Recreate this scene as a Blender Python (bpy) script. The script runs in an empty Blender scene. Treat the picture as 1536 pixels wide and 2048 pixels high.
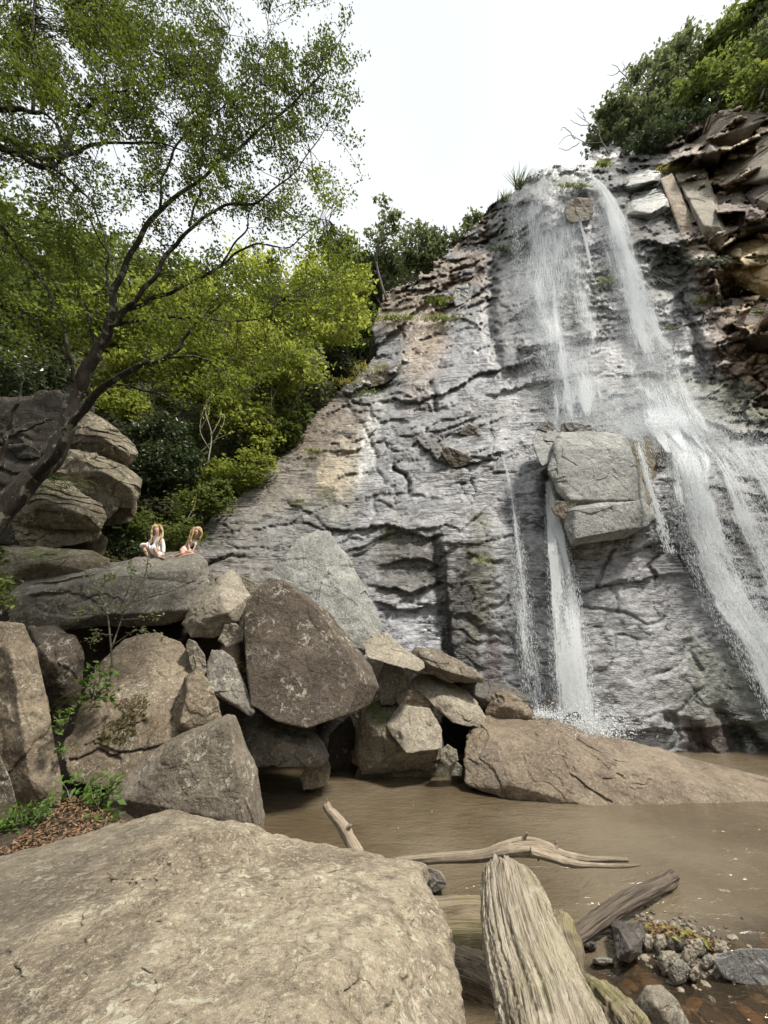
import bpy, bmesh, math, random
import numpy as np
from mathutils import Vector, Matrix, Quaternion
C = bpy.context.scene
COL = C.collection
PI = math.pi
R = math.radians
random.seed(7)
RNG = np.random.default_rng(7)

# ------------------------------------------------------------------ camera
F = 769.0                      # focal length in photo pixels (1536 x 2048)
PITCH = R(17.8)
CAMZ = 2.8                     # above the pool
cd = bpy.data.cameras.new('camera')
cam = bpy.data.objects.new('camera', cd)
COL.objects.link(cam)
cam.location = (0, 0, CAMZ)
cam.rotation_euler = (PI / 2 + PITCH, 0, 0)
cd.sensor_fit = 'VERTICAL'
cd.sensor_height = 36.0
cd.lens = F / 2048 * 36.0
cd.clip_end = 2000
cd.clip_start = 0.05
C.camera = cam

# ------------------------------------------------------------------ sky and sun
SUN_EL, SUN_AZ = R(60), R(118)      # azimuth clockwise from the view direction (+Y)
w = bpy.data.worlds.new("World")
C.world = w
w.use_nodes = True
nt = w.node_tree
nt.nodes.clear()
sky = nt.nodes.new('ShaderNodeTexSky')
sky.sky_type = 'NISHITA'
sky.sun_disc = False
sky.sun_elevation = SUN_EL
sky.sun_rotation = SUN_AZ
sky.air_density = 1.0
sky.dust_density = 3.0
bg1 = nt.nodes.new('ShaderNodeBackground')
bg1.inputs['Strength'].default_value = 0.10
nt.links.new(sky.outputs[0], bg1.inputs[0])
bg2 = nt.nodes.new('ShaderNodeBackground')      # the bright cloud cover
tc = nt.nodes.new('ShaderNodeTexCoord')
cn = nt.nodes.new('ShaderNodeTexNoise')
cn.inputs['Scale'].default_value = 1.6
cn.inputs['Detail'].default_value = 4
nt.links.new(tc.outputs['Generated'], cn.inputs['Vector'])
cr = nt.nodes.new('ShaderNodeValToRGB')
cr.color_ramp.elements[0].position = 0.3
cr.color_ramp.elements[0].color = (0.80, 0.84, 0.86, 1)
cr.color_ramp.elements[1].position = 0.7
cr.color_ramp.elements[1].color = (0.95, 0.955, 0.96, 1)
nt.links.new(cn.outputs[0], cr.inputs[0])
nt.links.new(cr.outputs[0], bg2.inputs[0])
bg2.inputs['Strength'].default_value = 0.61
mx = nt.nodes.new('ShaderNodeMixShader')
mx.inputs[0].default_value = 0.93
nt.links.new(bg1.outputs[0], mx.inputs[1])
nt.links.new(bg2.outputs[0], mx.inputs[2])
wo = nt.nodes.new('ShaderNodeOutputWorld')
nt.links.new(mx.outputs[0], wo.inputs[0])
sd = bpy.data.lights.new('sun', 'SUN')
sd.energy = 2.9
sd.angle = R(8)
sd.color = (1.0, 0.95, 0.86)
sun = bpy.data.objects.new('sun', sd)
COL.objects.link(sun)
_d = Vector((math.sin(SUN_AZ) * math.cos(SUN_EL), math.cos(SUN_AZ) * math.cos(SUN_EL), math.sin(SUN_EL)))
sun.rotation_euler = (-_d).to_track_quat('-Z', 'Y').to_euler()
sun.location = (0, 0, 60)
C.view_settings.view_transform = 'Standard'
C.view_settings.look = 'None'
C.view_settings.exposure = 1.03
C.view_settings.gamma = 1.0
C.cycles.max_bounces = 6
C.cycles.transparent_max_bounces = 24
C.cycles.sample_clamp_indirect = 4.0

# ------------------------------------------------------------------ helpers
_cp, _sp = math.cos(PITCH), math.sin(PITCH)
def P(px, py, Y):
    """the point of the place that stands Y metres ahead and is seen at this photo pixel"""
    px = np.asarray(px, float); py = np.asarray(py, float); Y = np.asarray(Y, float)
    x = (px - 768) / F; u = (1024 - py) / F
    dy = _cp - u * _sp; dz = _sp + u * _cp
    t = Y / dy
    return np.stack([x * t, Y + 0 * t, CAMZ + dz * t], -1)
def YG(py, z=0.0):
    """forward distance at which a level surface of height z is seen at photo row py"""
    u = (1024 - py) / F
    return (z - CAMZ) / (_sp + u * _cp) * (_cp - u * _sp)

_rt = np.random.default_rng(3)
_perm = _rt.permutation(256).astype(np.int64)
_perm = np.concatenate([_perm] * 3)
_g = _rt.normal(size=(256, 3)); _g /= np.linalg.norm(_g, axis=1)[:, None]
def _h(ix, iy, iz):
    return _perm[_perm[_perm[ix & 255] + (iy & 255)] + (iz & 255)]
def noise(p, s=1.0, o=0.0):
    p = np.asarray(p, float) * s + o
    i = np.floor(p).astype(np.int64); f = p - i
    w_ = f * f * f * (f * (f * 6 - 15) + 10)
    r = 0
    for a in (0, 1):
        wa = w_[..., 0] if a else 1 - w_[..., 0]
        for b in (0, 1):
            wb = w_[..., 1] if b else 1 - w_[..., 1]
            for c in (0, 1):
                wc = w_[..., 2] if c else 1 - w_[..., 2]
                g = _g[_h(i[..., 0] + a, i[..., 1] + b, i[..., 2] + c)]
                d = (f[..., 0] - a) * g[..., 0] + (f[..., 1] - b) * g[..., 1] + (f[..., 2] - c) * g[..., 2]
                r = r + wa * wb * wc * d
    return r * 1.5
def fbm(p, s=1.0, n=4, o=0.0, gain=0.5):
    r = 0; a = 1.0
    for k in range(n):
        r = r + a * noise(p, s * 2.03 ** k, o + 17.3 * k); a *= gain
    return r
_w1 = _rt.random((256, 3)); _w2 = _rt.random((256, 4))
def worley(p, s=1.0, o=0.0):
    p = np.asarray(p, float) * s + o
    i = np.floor(p).astype(np.int64)
    n = p.shape[:-1]
    f1 = np.full(n, 9.0); f2 = np.full(n, 9.0); cid = np.zeros(n, np.int64); vec = np.zeros(p.shape)
    for a in (-1, 0, 1):
        for b in (-1, 0, 1):
            for c in (-1, 0, 1):
                q = i + np.array([a, b, c])
                h = _h(q[..., 0], q[..., 1], q[..., 2])
                d = q + _w1[h] - p
                dd = np.sqrt((d * d).sum(-1))
                m = dd < f1
                f2 = np.where(m, f1, np.minimum(f2, dd))
                f1 = np.where(m, dd, f1); cid = np.where(m, h, cid); vec = np.where(m[..., None], d, vec)
    return f1, f2, cid, vec
def blocks(p, s, o=0.0, tilt=0.6):
    """broken-rock relief: every cell has its own offset and its own tilted face; also returns closeness to a joint"""
    f1, f2, cid, v = worley(p, s, o)
    r = _w2[cid]
    disp = (r[..., 0] - 0.5) + tilt * ((r[..., 1] - 0.5) * v[..., 0] + (r[..., 2] - 0.5) * v[..., 1] + (r[..., 3] - 0.5) * v[..., 2]) * 2
    return disp, f2 - f1
def sstep(a, b, x):
    t = np.clip((x - a) / (b - a), 0, 1)
    return t * t * (3 - 2 * t)

def tag(o, label=None, cat=None, group=None, kind=None):
    if label: o['label'] = label
    if cat: o['category'] = cat
    if group: o['group'] = group
    if kind: o['kind'] = kind
    return o
def link(name, me, mat=None, parent=None, loc=None):
    o = bpy.data.objects.new(name, me)
    COL.objects.link(o)
    if loc is not None: o.location = loc
    if parent is not None: o.parent = parent
    if mat is not None and me is not None and not me.materials: me.materials.append(mat)
    return o
def thing(name, label, cat, loc, group=None):
    o = bpy.data.objects.new(name, None); COL.objects.link(o)
    o.location = loc; o.empty_display_size = 0.2
    return tag(o, label, cat, group)
def mesh_np(name, V, Fc, smooth=True):
    """V (n,3), Fc (m,k) all polygons the same size"""
    V = np.ascontiguousarray(V, np.float32); Fc = np.ascontiguousarray(Fc, np.int32)
    me = bpy.data.meshes.new(name)
    m, k = Fc.shape
    me.vertices.add(len(V)); me.vertices.foreach_set('co', V.ravel())
    me.loops.add(m * k); me.loops.foreach_set('vertex_index', Fc.ravel())
    me.polygons.add(m)
    me.polygons.foreach_set('loop_start', np.arange(0, m * k, k, dtype=np.int32))
    me.polygons.foreach_set('loop_total', np.full(m, k, np.int32))
    me.polygons.foreach_set('use_smooth', np.full(m, smooth, bool))
    me.update(calc_edges=True)
    return me
def set_col(me, name, col):
    """per-vertex colour (n,3)"""
    a = me.color_attributes.new(name, 'FLOAT_COLOR', 'POINT')
    c = np.ones((len(col), 4), np.float32); c[:, :3] = col
    a.data.foreach_set('color', c.ravel())
def set_f(me, name, v):
    a = me.attributes.new(name, 'FLOAT', 'POINT')
    a.data.foreach_set('value', np.ascontiguousarray(v, np.float32))
def set_uv(me, uv):
    a = me.attributes.new('flow', 'FLOAT_VECTOR', 'POINT')
    c = np.zeros((len(uv), 3), np.float32); c[:, :2] = uv
    a.data.foreach_set('vector', c.ravel())

# ------------------------------------------------------------------ materials
class NT:
    def __init__(s, name):
        s.m = bpy.data.materials.new(name); s.m.use_nodes = True
        s.t = s.m.node_tree; s.t.nodes.clear()
        s.out = s.n('ShaderNodeOutputMaterial')
    def n(s, k, **kw):
        x = s.t.nodes.new(k)
        for a, b in kw.items(): setattr(x, a, b)
        return x
    def l(s, a, b): s.t.links.new(a, b)
    def val(s, sock, v):
        if hasattr(v, 'is_linked') or isinstance(v, bpy.types.NodeSocket): s.l(v, sock)
        elif isinstance(v, (tuple, list)) and len(v) == 3 and sock.type == 'RGBA': sock.default_value = (*v, 1)
        else: sock.default_value = v
    def math(s, op, a, b=0.0, c=None, clamp=False):
        x = s.n('ShaderNodeMath', operation=op, use_clamp=clamp)
        s.val(x.inputs[0], a); s.val(x.inputs[1], b)
        if c is not None: s.val(x.inputs[2], c)
        return x.outputs[0]
    def mix(s, f, a, b, mode='MIX'):
        x = s.n('ShaderNodeMix', data_type='RGBA', blend_type=mode)
        s.val(x.inputs[0], f); s.val(x.inputs[6], a); s.val(x.inputs[7], b)
        return x.outputs[2]
    def noise(s, vec, scale, detail=4, rough=0.55, dist=0.0):
        x = s.n('ShaderNodeTexNoise')
        if vec is not None: s.l(vec, x.inputs['Vector'])
        x.inputs['Scale'].default_value = scale; x.inputs['Detail'].default_value = detail
        x.inputs['Roughness'].default_value = rough; x.inputs['Distortion'].default_value = dist
        return x.outputs[0]
    def vor(s, vec, scale, feat='F1', rnd=1.0):
        x = s.n('ShaderNodeTexVoronoi', feature=feat)
        if vec is not None: s.l(vec, x.inputs['Vector'])
        x.inputs['Scale'].default_value = scale; x.inputs['Randomness'].default_value = rnd
        return x.outputs['Distance']
    def ramp(s, f, a, b, lo=0.0, hi=1.0):
        x = s.n('ShaderNodeMapRange', interpolation_type='SMOOTHSTEP')
        s.val(x.inputs[0], f); x.inputs[1].default_value = a; x.inputs[2].default_value = b
        x.inputs[3].default_value = lo; x.inputs[4].default_value = hi
        return x.outputs[0]
    def obj(s): return s.n('ShaderNodeTexCoord').outputs['Object']
    def scaled(s, vec, sc, rot=(0, 0, 0)):
        x = s.n('ShaderNodeMapping'); s.l(vec, x.inputs[0])
        x.inputs['Scale'].default_value = sc; x.inputs['Rotation'].default_value = rot
        return x.outputs[0]
    def attr(s, name): return s.n('ShaderNodeAttribute', attribute_name=name)
    def bump(s, h, strength=0.5, dist=0.02, nrm=None):
        x = s.n('ShaderNodeBump'); x.inputs['Strength'].default_value = strength
        x.inputs['Distance'].default_value = dist; s.l(h, x.inputs['Height'])
        if nrm is not None: s.l(nrm, x.inputs['Normal'])
        return x.outputs[0]
    def bsdf(s, col, rough=0.8, nrm=None, spec=0.5, **kw):
        x = s.n('ShaderNodeBsdfPrincipled')
        s.val(x.inputs['Base Color'], col); s.val(x.inputs['Roughness'], rough)
        s.val(x.inputs['Specular IOR Level'], spec)
        if nrm is not None: s.l(nrm, x.inputs['Normal'])
        for k, v in kw.items(): s.val(x.inputs[k.replace('_', ' ')], v)
        return x.outputs[0]
    def done(s, sh): s.l(sh, s.out.inputs[0]); return s.m

def rock_mat(name, c1, c2, lichen=0.3, lichen_col=(0.42, 0.40, 0.32), moss=0.0, dark=0.4, rough=0.85, scale=1.0, grain=1.0, rust=0.0, stain=0.0):
    s = NT(name); v = s.obj()
    big = s.noise(v, 1.1 * scale, 5, 0.6, 0.4)
    mid = s.noise(v, 6 * scale, 6, 0.65, 0.3)
    fine = s.noise(v, 22 * scale, 7, 0.8)
    speck = s.noise(v, 110 * scale, 3, 0.7)
    col = s.mix(s.ramp(big, 0.35, 0.65), c1, c2)
    col = s.mix(s.ramp(mid, 0.42, 0.75, 0, dark), col, tuple(x * 0.35 for x in c1))
    col = s.mix(s.ramp(fine, 0.52, 0.68, 0, 0.7), col, tuple(min(1, x * 1.9) for x in c2))
    col = s.mix(s.ramp(fine, 0.48, 0.33, 0, 0.85), col, tuple(x * 0.28 for x in c1))
    col = s.mix(s.ramp(speck, 0.56, 0.70, 0, 0.5 * grain), col, tuple(min(1, x * 2.2) for x in c2))
    col = s.mix(s.ramp(speck, 0.44, 0.32, 0, 0.5 * grain), col, tuple(x * 0.3 for x in c1))
    if lichen:
        a = s.noise(v, 9 * scale, 6, 0.8, 0.6)
        b = s.ramp(s.noise(v, 1.7 * scale, 2, 0.5), 0.40, 0.62)
        f = s.math('MULTIPLY', s.ramp(a, 0.58 - 0.06 * lichen, 0.63 - 0.06 * lichen), b)
        col = s.mix(s.math('MULTIPLY', f, min(1, 0.5 + lichen)), col, lichen_col)
    if rust:
        f = s.ramp(s.noise(v, 2.2 * scale, 4, 0.6), 0.6, 0.72, 0, rust)
        col = s.mix(f, col, (0.30, 0.14, 0.05))
    if moss:
        n_ = s.n('ShaderNodeNewGeometry'); sep = s.n('ShaderNodeSeparateXYZ'); s.l(n_.outputs['Normal'], sep.inputs[0])
        up = s.ramp(sep.outputs[2], 0.1, 0.8)
        f = s.math('MULTIPLY', s.ramp(s.noise(v, 3 * scale, 6, 0.75), 0.62 - 0.2 * moss, 0.7 - 0.15 * moss), up)
        col = s.mix(f, col, s.mix(fine, (0.035, 0.05, 0.012), (0.13, 0.16, 0.04)))
    if stain:
        sx = s.n('ShaderNodeSeparateXYZ'); s.l(v, sx.inputs[0])
        f = s.ramp(s.math('ADD', s.math('MULTIPLY', sx.outputs[0], -.55), s.math('MULTIPLY', s.noise(v, 2.2, 6, .7, .5), 1.6)), .95, 1.35, 0, stain)
        col = s.mix(f, col, s.mix(.45, col, (.07, .058, .045), 'MIX'))
        col = s.mix(s.ramp(s.noise(v, 3.1, 6, .75, 1.0), .56, .64, 0, .45), col, s.mix(.6, col, (.06, .05, .04)))
    cr_ = s.vor(s.scaled(v, (1, 1, 1.6)), 1.6 * scale, 'DISTANCE_TO_EDGE')
    crk = s.ramp(s.math('ADD', cr_, s.math('MULTIPLY', s.math('SUBTRACT', mid, 0.5), 0.25)), 0.0, 0.012)
    h = s.math('ADD', s.math('MULTIPLY', mid, 1.0), s.math('MULTIPLY', fine, 0.45))
    h = s.math('ADD', h, s.math('MULTIPLY', speck, 0.12 * grain))
    h = s.math('ADD', h, s.math('MULTIPLY', crk, 0.25))
    nrm = s.bump(h, 0.85, 0.06 / scale)
    return s.done(s.bsdf(col, rough, nrm, 0.35))

# ------------------------------------------------------------------ surfaces laid over a depth map
def tps(ctrl):
    c = np.array(ctrl, float); X = c[:, :2] / 500.0; y = c[:, 2]
    n = len(X)
    def U(r2): return np.where(r2 > 1e-12, r2 * np.log(np.maximum(r2, 1e-12)), 0) * 0.5
    K = U(((X[:, None] - X[None]) ** 2).sum(-1)) + 0.02 * np.eye(n)
    Pm = np.hstack([np.ones((n, 1)), X])
    A = np.zeros((n + 3, n + 3)); A[:n, :n] = K; A[:n, n:] = Pm; A[n:, :n] = Pm.T
    s = np.linalg.solve(A, np.concatenate([y, np.zeros(3)]))
    def f(px, py):
        px = np.asarray(px, float) / 500; py = np.asarray(py, float) / 500
        r = s[n] + s[n + 1] * px + s[n + 2] * py
        for k in range(n):
            r = r + s[k] * U((px - X[k, 0]) ** 2 + (py - X[k, 1]) ** 2)
        return r
    return f
def in_poly(px, py, poly):
    r = np.zeros(np.shape(px), bool); n = len(poly)
    for i in range(n):
        x1, y1 = poly[i]; x2, y2 = poly[(i + 1) % n]
        if y1 == y2: continue
        c = ((y1 > py) != (y2 > py)) & (px < (x2 - x1) * (py - y1) / (y2 - y1) + x1)
        r ^= c
    return r
def seg_dist(px, py, pts):
    d = np.full(np.shape(px), 1e9)
    for (x1, y1), (x2, y2) in zip(pts[:-1], pts[1:]):
        vx, vy = x2 - x1, y2 - y1
        t = np.clip(((px - x1) * vx + (py - y1) * vy) / (vx * vx + vy * vy + 1e-9), 0, 1)
        d = np.minimum(d, np.hypot(px - x1 - t * vx, py - y1 - t * vy))
    return d
def blob(px, py, cx, cy, rx, ry, ang=0.0):
    a = R(ang); dx, dy = px - cx, py - cy
    u = (dx * math.cos(a) + dy * math.sin(a)) / rx; v = (-dx * math.sin(a) + dy * math.cos(a)) / ry
    return np.sqrt(u * u + v * v)
def grid_sheet(name, XX, YY, W, mask, back):
    """quads of the grid whose corners are all in the mask; the rim is turned back by the vectors given"""
    ny, nx = XX.shape
    idx = np.arange(nx * ny).reshape(ny, nx)
    q = np.stack([idx[:-1, :-1], idx[1:, :-1], idx[1:, 1:], idx[:-1, 1:]], -1).reshape(-1, 4)
    m = mask.ravel()
    q = q[m[q].all(1)]
    used = np.unique(q); remap = np.full(nx * ny, -1); remap[used] = np.arange(len(used))
    V = W.reshape(-1, 3)[used]; q = remap[q]
    e = np.concatenate([q[:, [0, 1]], q[:, [1, 2]], q[:, [2, 3]], q[:, [3, 0]]])
    key = np.sort(e, 1); key = key[:, 0] * 10000000 + key[:, 1]
    _, inv, cnt = np.unique(key, return_inverse=True, return_counts=True)
    b = e[cnt[inv] == 1]
    bv = np.unique(b); rm = np.full(len(V), -1); rm[bv] = np.arange(len(bv))
    allV = [V]; allF = [q]; prev = bv; src = [used]
    off = len(V); cur = V[bv]
    ids_prev = bv.copy()
    for k, vec in enumerate(back):
        nv = V[bv] + np.array(vec)
        ids = off + np.arange(len(bv)); off += len(bv)
        a, c = rm[b[:, 0]], rm[b[:, 1]]
        allV.append(nv); src.append(used[bv])
        allF.append(np.stack([ids_prev[a], ids[a], ids[c], ids_prev[c]], -1))
        ids_prev = ids
    return np.concatenate(allV), np.concatenate(allF), np.concatenate(src)

CLIFF_POLY = [(250, 1600), (250, 1400), (330, 1200), (378, 1112), (400, 1060), (455, 1000), (510, 960), (560, 920), (595, 880), (620, 840), (648, 800),
              (690, 772), (722, 742), (752, 700), (750, 650), (762, 600), (800, 570), (850, 545), (900, 500), (950, 455),
              (978, 415), (1030, 385), (1045, 360), (1080, 335), (1110, 326), (1150, 332), (1190, 300), (1230, 290), (1290, 300),
              (1335, 262), (1400, 240), (1480, 212), (1560, 190), (1700, 100), (1900, 0), (1900, 1620), (1200, 1620)]
cliffD0 = tps([(300, 1300, 11.6), (700, 1500, 11.7), (400, 1150, 11.9), (600, 1150, 12.4), (800, 1300, 12.2), (900, 1350, 12.0), (1000, 1400, 11.8),
    (1150, 1480, 11.4), (1400, 1500, 11.1), (1536, 1500, 11.0), (1700, 1500, 10.6), (1900, 1560, 10.2), (1200, 1620, 11.2), (1600, 1620, 10.6),
    (480, 1050, 13.2), (700, 1080, 13.3), (820, 1060, 13.4), (1000, 1100, 12.8), (1150, 1150, 12.3), (1300, 1150, 12.0), (1450, 1100, 12.1), (1600, 1100, 11.8),
    (1250, 1300, 11.5), (1450, 1300, 11.3), (1000, 1250, 12.1),
    (620, 880, 16.2), (750, 900, 15.7), (900, 900, 15.0), (1050, 880, 14.6), (1200, 875, 13.6), (1350, 890, 13.3), (1500, 900, 13.3), (1650, 900, 13.0),
    (700, 770, 18.5), (850, 750, 18.0), (1100, 820, 16.0), (1300, 835, 15.2), (1450, 835, 14.6), (1600, 800, 13.5),
    (770, 600, 22), (900, 620, 20.5), (1100, 600, 18), (1300, 600, 17.5), (1450, 600, 16.6), (1600, 600, 15.6),
    (960, 460, 24), (1060, 400, 21), (1150, 400, 19.5), (1300, 400, 19), (1450, 420, 17), (1600, 400, 16.6),
    (1110, 330, 21.0), (1200, 300, 22), (1330, 270, 21), (1480, 220, 19), (1600, 150, 18.8), (1900, 0, 17.5), (1900, 600, 14.5), (1900, 1000, 11.5)])
GS = 3.0
gx = np.arange(240, 1900, GS); gy = np.arange(0, 1620, GS)
PX, PY = np.meshgrid(gx, gy)
D = cliffD0(PX, PY)
W0 = P(PX, PY, D)
# zones
zr = sstep(0, 140, PX - (1290 + (PY - 300) * 0.22) + 30 * noise(W0, 0.5, 5)) * sstep(900, 780, PY)     # brown broken wall on the right
zc = sstep(1000, 1080, PX) * (1 - zr) * sstep(880, 820, PY)                                          # behind the upper fall
zs = sstep(-60, 60, (PX - 640) * 0.35 + (1000 - PY) * 0.0 + 40 * noise(W0, 0.4, 9))
left = sstep(760, 620, PX) * sstep(700, 900, PY)
crest = sstep(0, 120, 700 - PY - (PX - 760) * 0.2) * sstep(1010, 960, PX)
low = sstep(1060, 1160, PY)
ang = R(18)
S_ = W0[..., 0] * math.cos(ang) + W0[..., 2] * math.sin(ang)
T_ = -W0[..., 0] * math.sin(ang) + W0[..., 2] * math.cos(ang)
Q = np.stack([S_, W0[..., 1] * 0.6, T_], -1)
amp = 0.15 + 0.30 * zr + 0.26 * crest + 0.10 * zc - 0.06 * left - 0.08 * low * (1 - zr)
amp = np.maximum(amp, 0.07)
warp = np.stack([fbm(Q, 0.35, 3, 1), fbm(Q, 0.35, 3, 31), fbm(Q, 0.35, 3, 61)], -1)
Qw = Q + 0.7 * warp
b1, e1 = blocks(Qw * np.array([0.42, 0.3, 0.95]), 0.8, 3.3)
b2, e2 = blocks(Qw * np.array([0.6, 0.5, 1.5]), 1.7, 7.7)
b3, e3 = blocks(Qw * np.array([0.7, 0.6, 1.5]), 4.2, 1.7)
b4, e4 = blocks((Q + 0.15 * warp) * np.array([0.8, 0.8, 1.5]), 9.0, 5.1)
mk = sstep(-0.15, 0.25, fbm(Q, 0.25, 3, 77))
def saw(t):
    f = t - np.floor(t)
    return 1 - f
lay = saw(T_ * 0.62 + 0.9 * fbm(Q * np.array([0.5, 1, 1]), 0.3, 3, 41))
lay2 = saw(T_ * 1.9 + 1.1 * fbm(Q * np.array([0.5, 1, 1]), 0.6, 3, 51))
mk2 = sstep(-0.05, 0.3, fbm(Q, 0.5, 3, 87))
disp = amp * (1.0 * b1 + 0.62 * b2 * (0.4 + mk) + 0.20 * b3 * (0.25 + mk2) + 0.06 * b4 * (0.2 + mk))
disp += amp * (0.32 * lay * mk + 0.14 * lay2 * mk2)
a2 = R(38)
QR = np.stack([W0[..., 0] * math.cos(a2) + W0[..., 2] * math.sin(a2), W0[..., 1], -W0[..., 0] * math.sin(a2) + W0[..., 2] * math.cos(a2)], -1)
QR = QR + 0.12 * np.stack([fbm(QR, .5, 3, 1), fbm(QR, .5, 3, 31), fbm(QR, .5, 3, 61)], -1)
r1, f1_ = blocks(QR * np.array([0.8, .8, 1.3]), 0.42, 12.3, 1.0); r2, f2_ = blocks(QR * np.array([0.8, .8, 1.3]), 1.05, 13.3, 1.0); r3, f3_ = blocks(QR * np.array([0.8, .8, 1.2]), 2.9, 14.3, 1.0)
dR = 1.9 * r1 + 0.8 * r2 + 0.10 * r3 + 0.02 * b4 - 0.35 * (1 - sstep(0, .06, f1_)) - 0.2 * (1 - sstep(0, .07, f2_))
disp = disp * (1 - zr) + dR * zr
disp += 0.4 * fbm(Q, 0.16, 2, 11) * (1 - left) + 0.05 * fbm(Q, 0.9, 4, 21) * (1 - .7 * zr) + 0.035 * fbm(Q * np.array([0.6, 1, 1.6]), 5, 4, 23)
joint = (1 - sstep(0.0, 0.05, e1)) * 0.22 * mk + (1 - sstep(0.0, 0.05, e2)) * 0.12 * mk2 + (1 - sstep(0, 0.07, e3)) * 0.035 * mk
disp -= joint * (0.45 + amp)
def lip(pts, amt, h, soft=25, rag=6):
    """a ledge that stands out above the line and ends sharply along it"""
    xs = [p[0] for p in pts]; ys = [p[1] for p in pts]
    yl = np.interp(PX, xs, ys) + rag * fbm(Q, 1.5, 3, 91)
    a = yl - PY
    fx = sstep(xs[0] - soft, xs[0] + soft, PX) * sstep(xs[-1] + soft, xs[-1] - soft, PX)
    return 0.55 * amt * fx * (a > 0) * (1 - sstep(0, h, a))
for pts, amt, h in [
    ([(690, 788), (740, 770), (790, 745), (805, 722)], 0.9, 45), ([(750, 692), (800, 652), (850, 603), (905, 560)], 0.8, 60),
    ([(900, 608), (940, 595), (980, 570)], 0.5, 45), ([(770, 800), (840, 800), (900, 782), (950, 752), (1060, 722), (1120, 700)], 0.55, 90),
    ([(830, 880), (880, 922), (960, 925), (1000, 905)], 0.5, 45), ([(900, 872), (940, 860), (958, 872)], 0.35, 30),
    ([(1040, 697), (1120, 690), (1200, 677)], 0.6, 35), ([(980, 790), (1080, 765), (1200, 742)], 0.35, 50),
    ([(1150, 1182), (1210, 1172), (1310, 1153), (1400, 1147), (1440, 1150)], 0.32, 60), ([(880, 1090), (980, 1080), (1060, 1060)], 0.22, 60),
    ([(640, 1065), (780, 1050), (850, 1075), (890, 1068)], 0.5, 40), ([(700, 1000), (800, 985), (880, 995)], 0.18, 30),
    ([(770, 1130), (830, 1115), (880, 1130)], 0.4, 30), ([(750, 1170), (820, 1185), (885, 1165)], 0.45, 35), ([(755, 1205), (820, 1225), (890, 1200)], 0.4, 40),
    ([(1000, 1310), (1070, 1300), (1100, 1308)], 0.12, 20), ([(1180, 1215), (1260, 1225), (1350, 1240)], 0.05, 18),
    ([(1210, 1465), (1300, 1462), (1420, 1455), (1536, 1440), (1700, 1430)], 0.45, 55),
    ([(1230, 500), (1290, 480), (1370, 500)], 0.8, 60), ([(1290, 545), (1330, 520), (1400, 530)], 0.6, 60), ([(1390, 490), (1450, 470), (1536, 430), (1600, 420)], 0.7, 70),
    ([(1480, 600), (1536, 630), (1600, 640)], 0.8, 50), ([(1330, 330), (1420, 300), (1500, 330)], 0.8, 40), ([(1400, 838), (1440, 850), (1470, 868), (1510, 862), (1560, 880), (1700, 890)], 0.45, 30),
    ([(1320, 960), (1400, 968), (1480, 985), (1600, 1010)], 0.22, 60), ([(1330, 1050), (1420, 1040), (1536, 1060)], 0.12, 40),
    ([(560, 925), (640, 905), (700, 905)], 0.15, 40), ([(440, 1040), (500, 1030), (560, 1035)], 0.10, 30), ([(590, 1100), (640, 1098), (680, 1102)], 0.15, 40),
    ([(1000, 420), (1060, 400), (1100, 420)], 0.5, 50), ([(1130, 395), (1200, 380), (1260, 372)], 0.5, 40)]:
    disp += lip(pts, amt, h)
wx = 9 * fbm(Q, 1.2, 4, 15); wy = 9 * fbm(Q, 1.2, 4, 16)
for pts, dep, wd in [
    ([(975, 460), (985, 560), (975, 640), (1000, 730)], 0.5, 10), ([(790, 940), (815, 955), (818, 985)], 0.5, 4), ([(1230, 1100), (1205, 1130), (1190, 1175)], 0.25, 3),
    ([(1310, 1150), (1300, 1130), (1330, 1110), (1345, 1095)], 0.2, 3), ([(1160, 1215), (1240, 1225), (1300, 1250), (1330, 1235)], 0.12, 3.0),
    ([(1375, 1285), (1385, 1320), (1400, 1350)], 0.15, 6), ([(1440, 1430), (1470, 1470), (1480, 1520)], 0.5, 14), ([(1490, 1460), (1530, 1500)], 0.5, 12),
    ([(1340, 1440), (1390, 1450), (1400, 1500)], 0.4, 14), ([(1400, 400), (1440, 520), (1470, 600)], 0.5, 8), ([(1365, 600), (1400, 700), (1420, 760)], 0.5, 9),
    ([(870, 1080), (880, 1200), (900, 1330)], 0.25, 9), ([(580, 1010), (640, 1040), (660, 1060)], 0.15, 4), ([(700, 820), (740, 870), (760, 960), (745, 1040)], 0.15, 5),
    ([(1100, 960), (1098, 1000), (1092, 1060)], 0.5, 14), ([(410, 1130), (450, 1118), (490, 1112)], 0.2, 4), ([(860, 770), (872, 800), (868, 822)], 0.3, 4), ([(930, 930), (950, 980), (935, 1020)], 0.12, 3)]:
    dd = seg_dist(PX + wx, PY + wy, pts)
    disp -= dep * np.exp(-(dd / wd) ** 2)
# the corner right of the white wet face: the wall steps forward
xl = np.interp(PY, [1060, 1080, 1200, 1330, 1420], [880, 884, 896, 905, 960]) + 5 * fbm(Q, 2, 3, 19)
disp += 0.4 * sstep(xl - 3, xl + 3, PX) * sstep(1040, 1100, PY) * sstep(1180, 960, PX)
# niche of dark roots low on the right, the bulging apron of rock below the ledge
disp += 0.5 * np.exp(-blob(PX, PY, 1420, 960, 230, 120, 25) ** 2)
disp -= 0.5 * np.exp(-blob(PX, PY, 870, 625, 28, 26) ** 2) + 0.7 * np.exp(-blob(PX, PY, 1340, 545, 45, 40) ** 4)
disp -= 0.8 * np.exp(-blob(PX, PY, 760, 765, 30, 22) ** 2)
DF = D - disp * (D / 15)
DF = np.maximum(DF, 8)
WF = P(PX, PY, DF)
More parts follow.
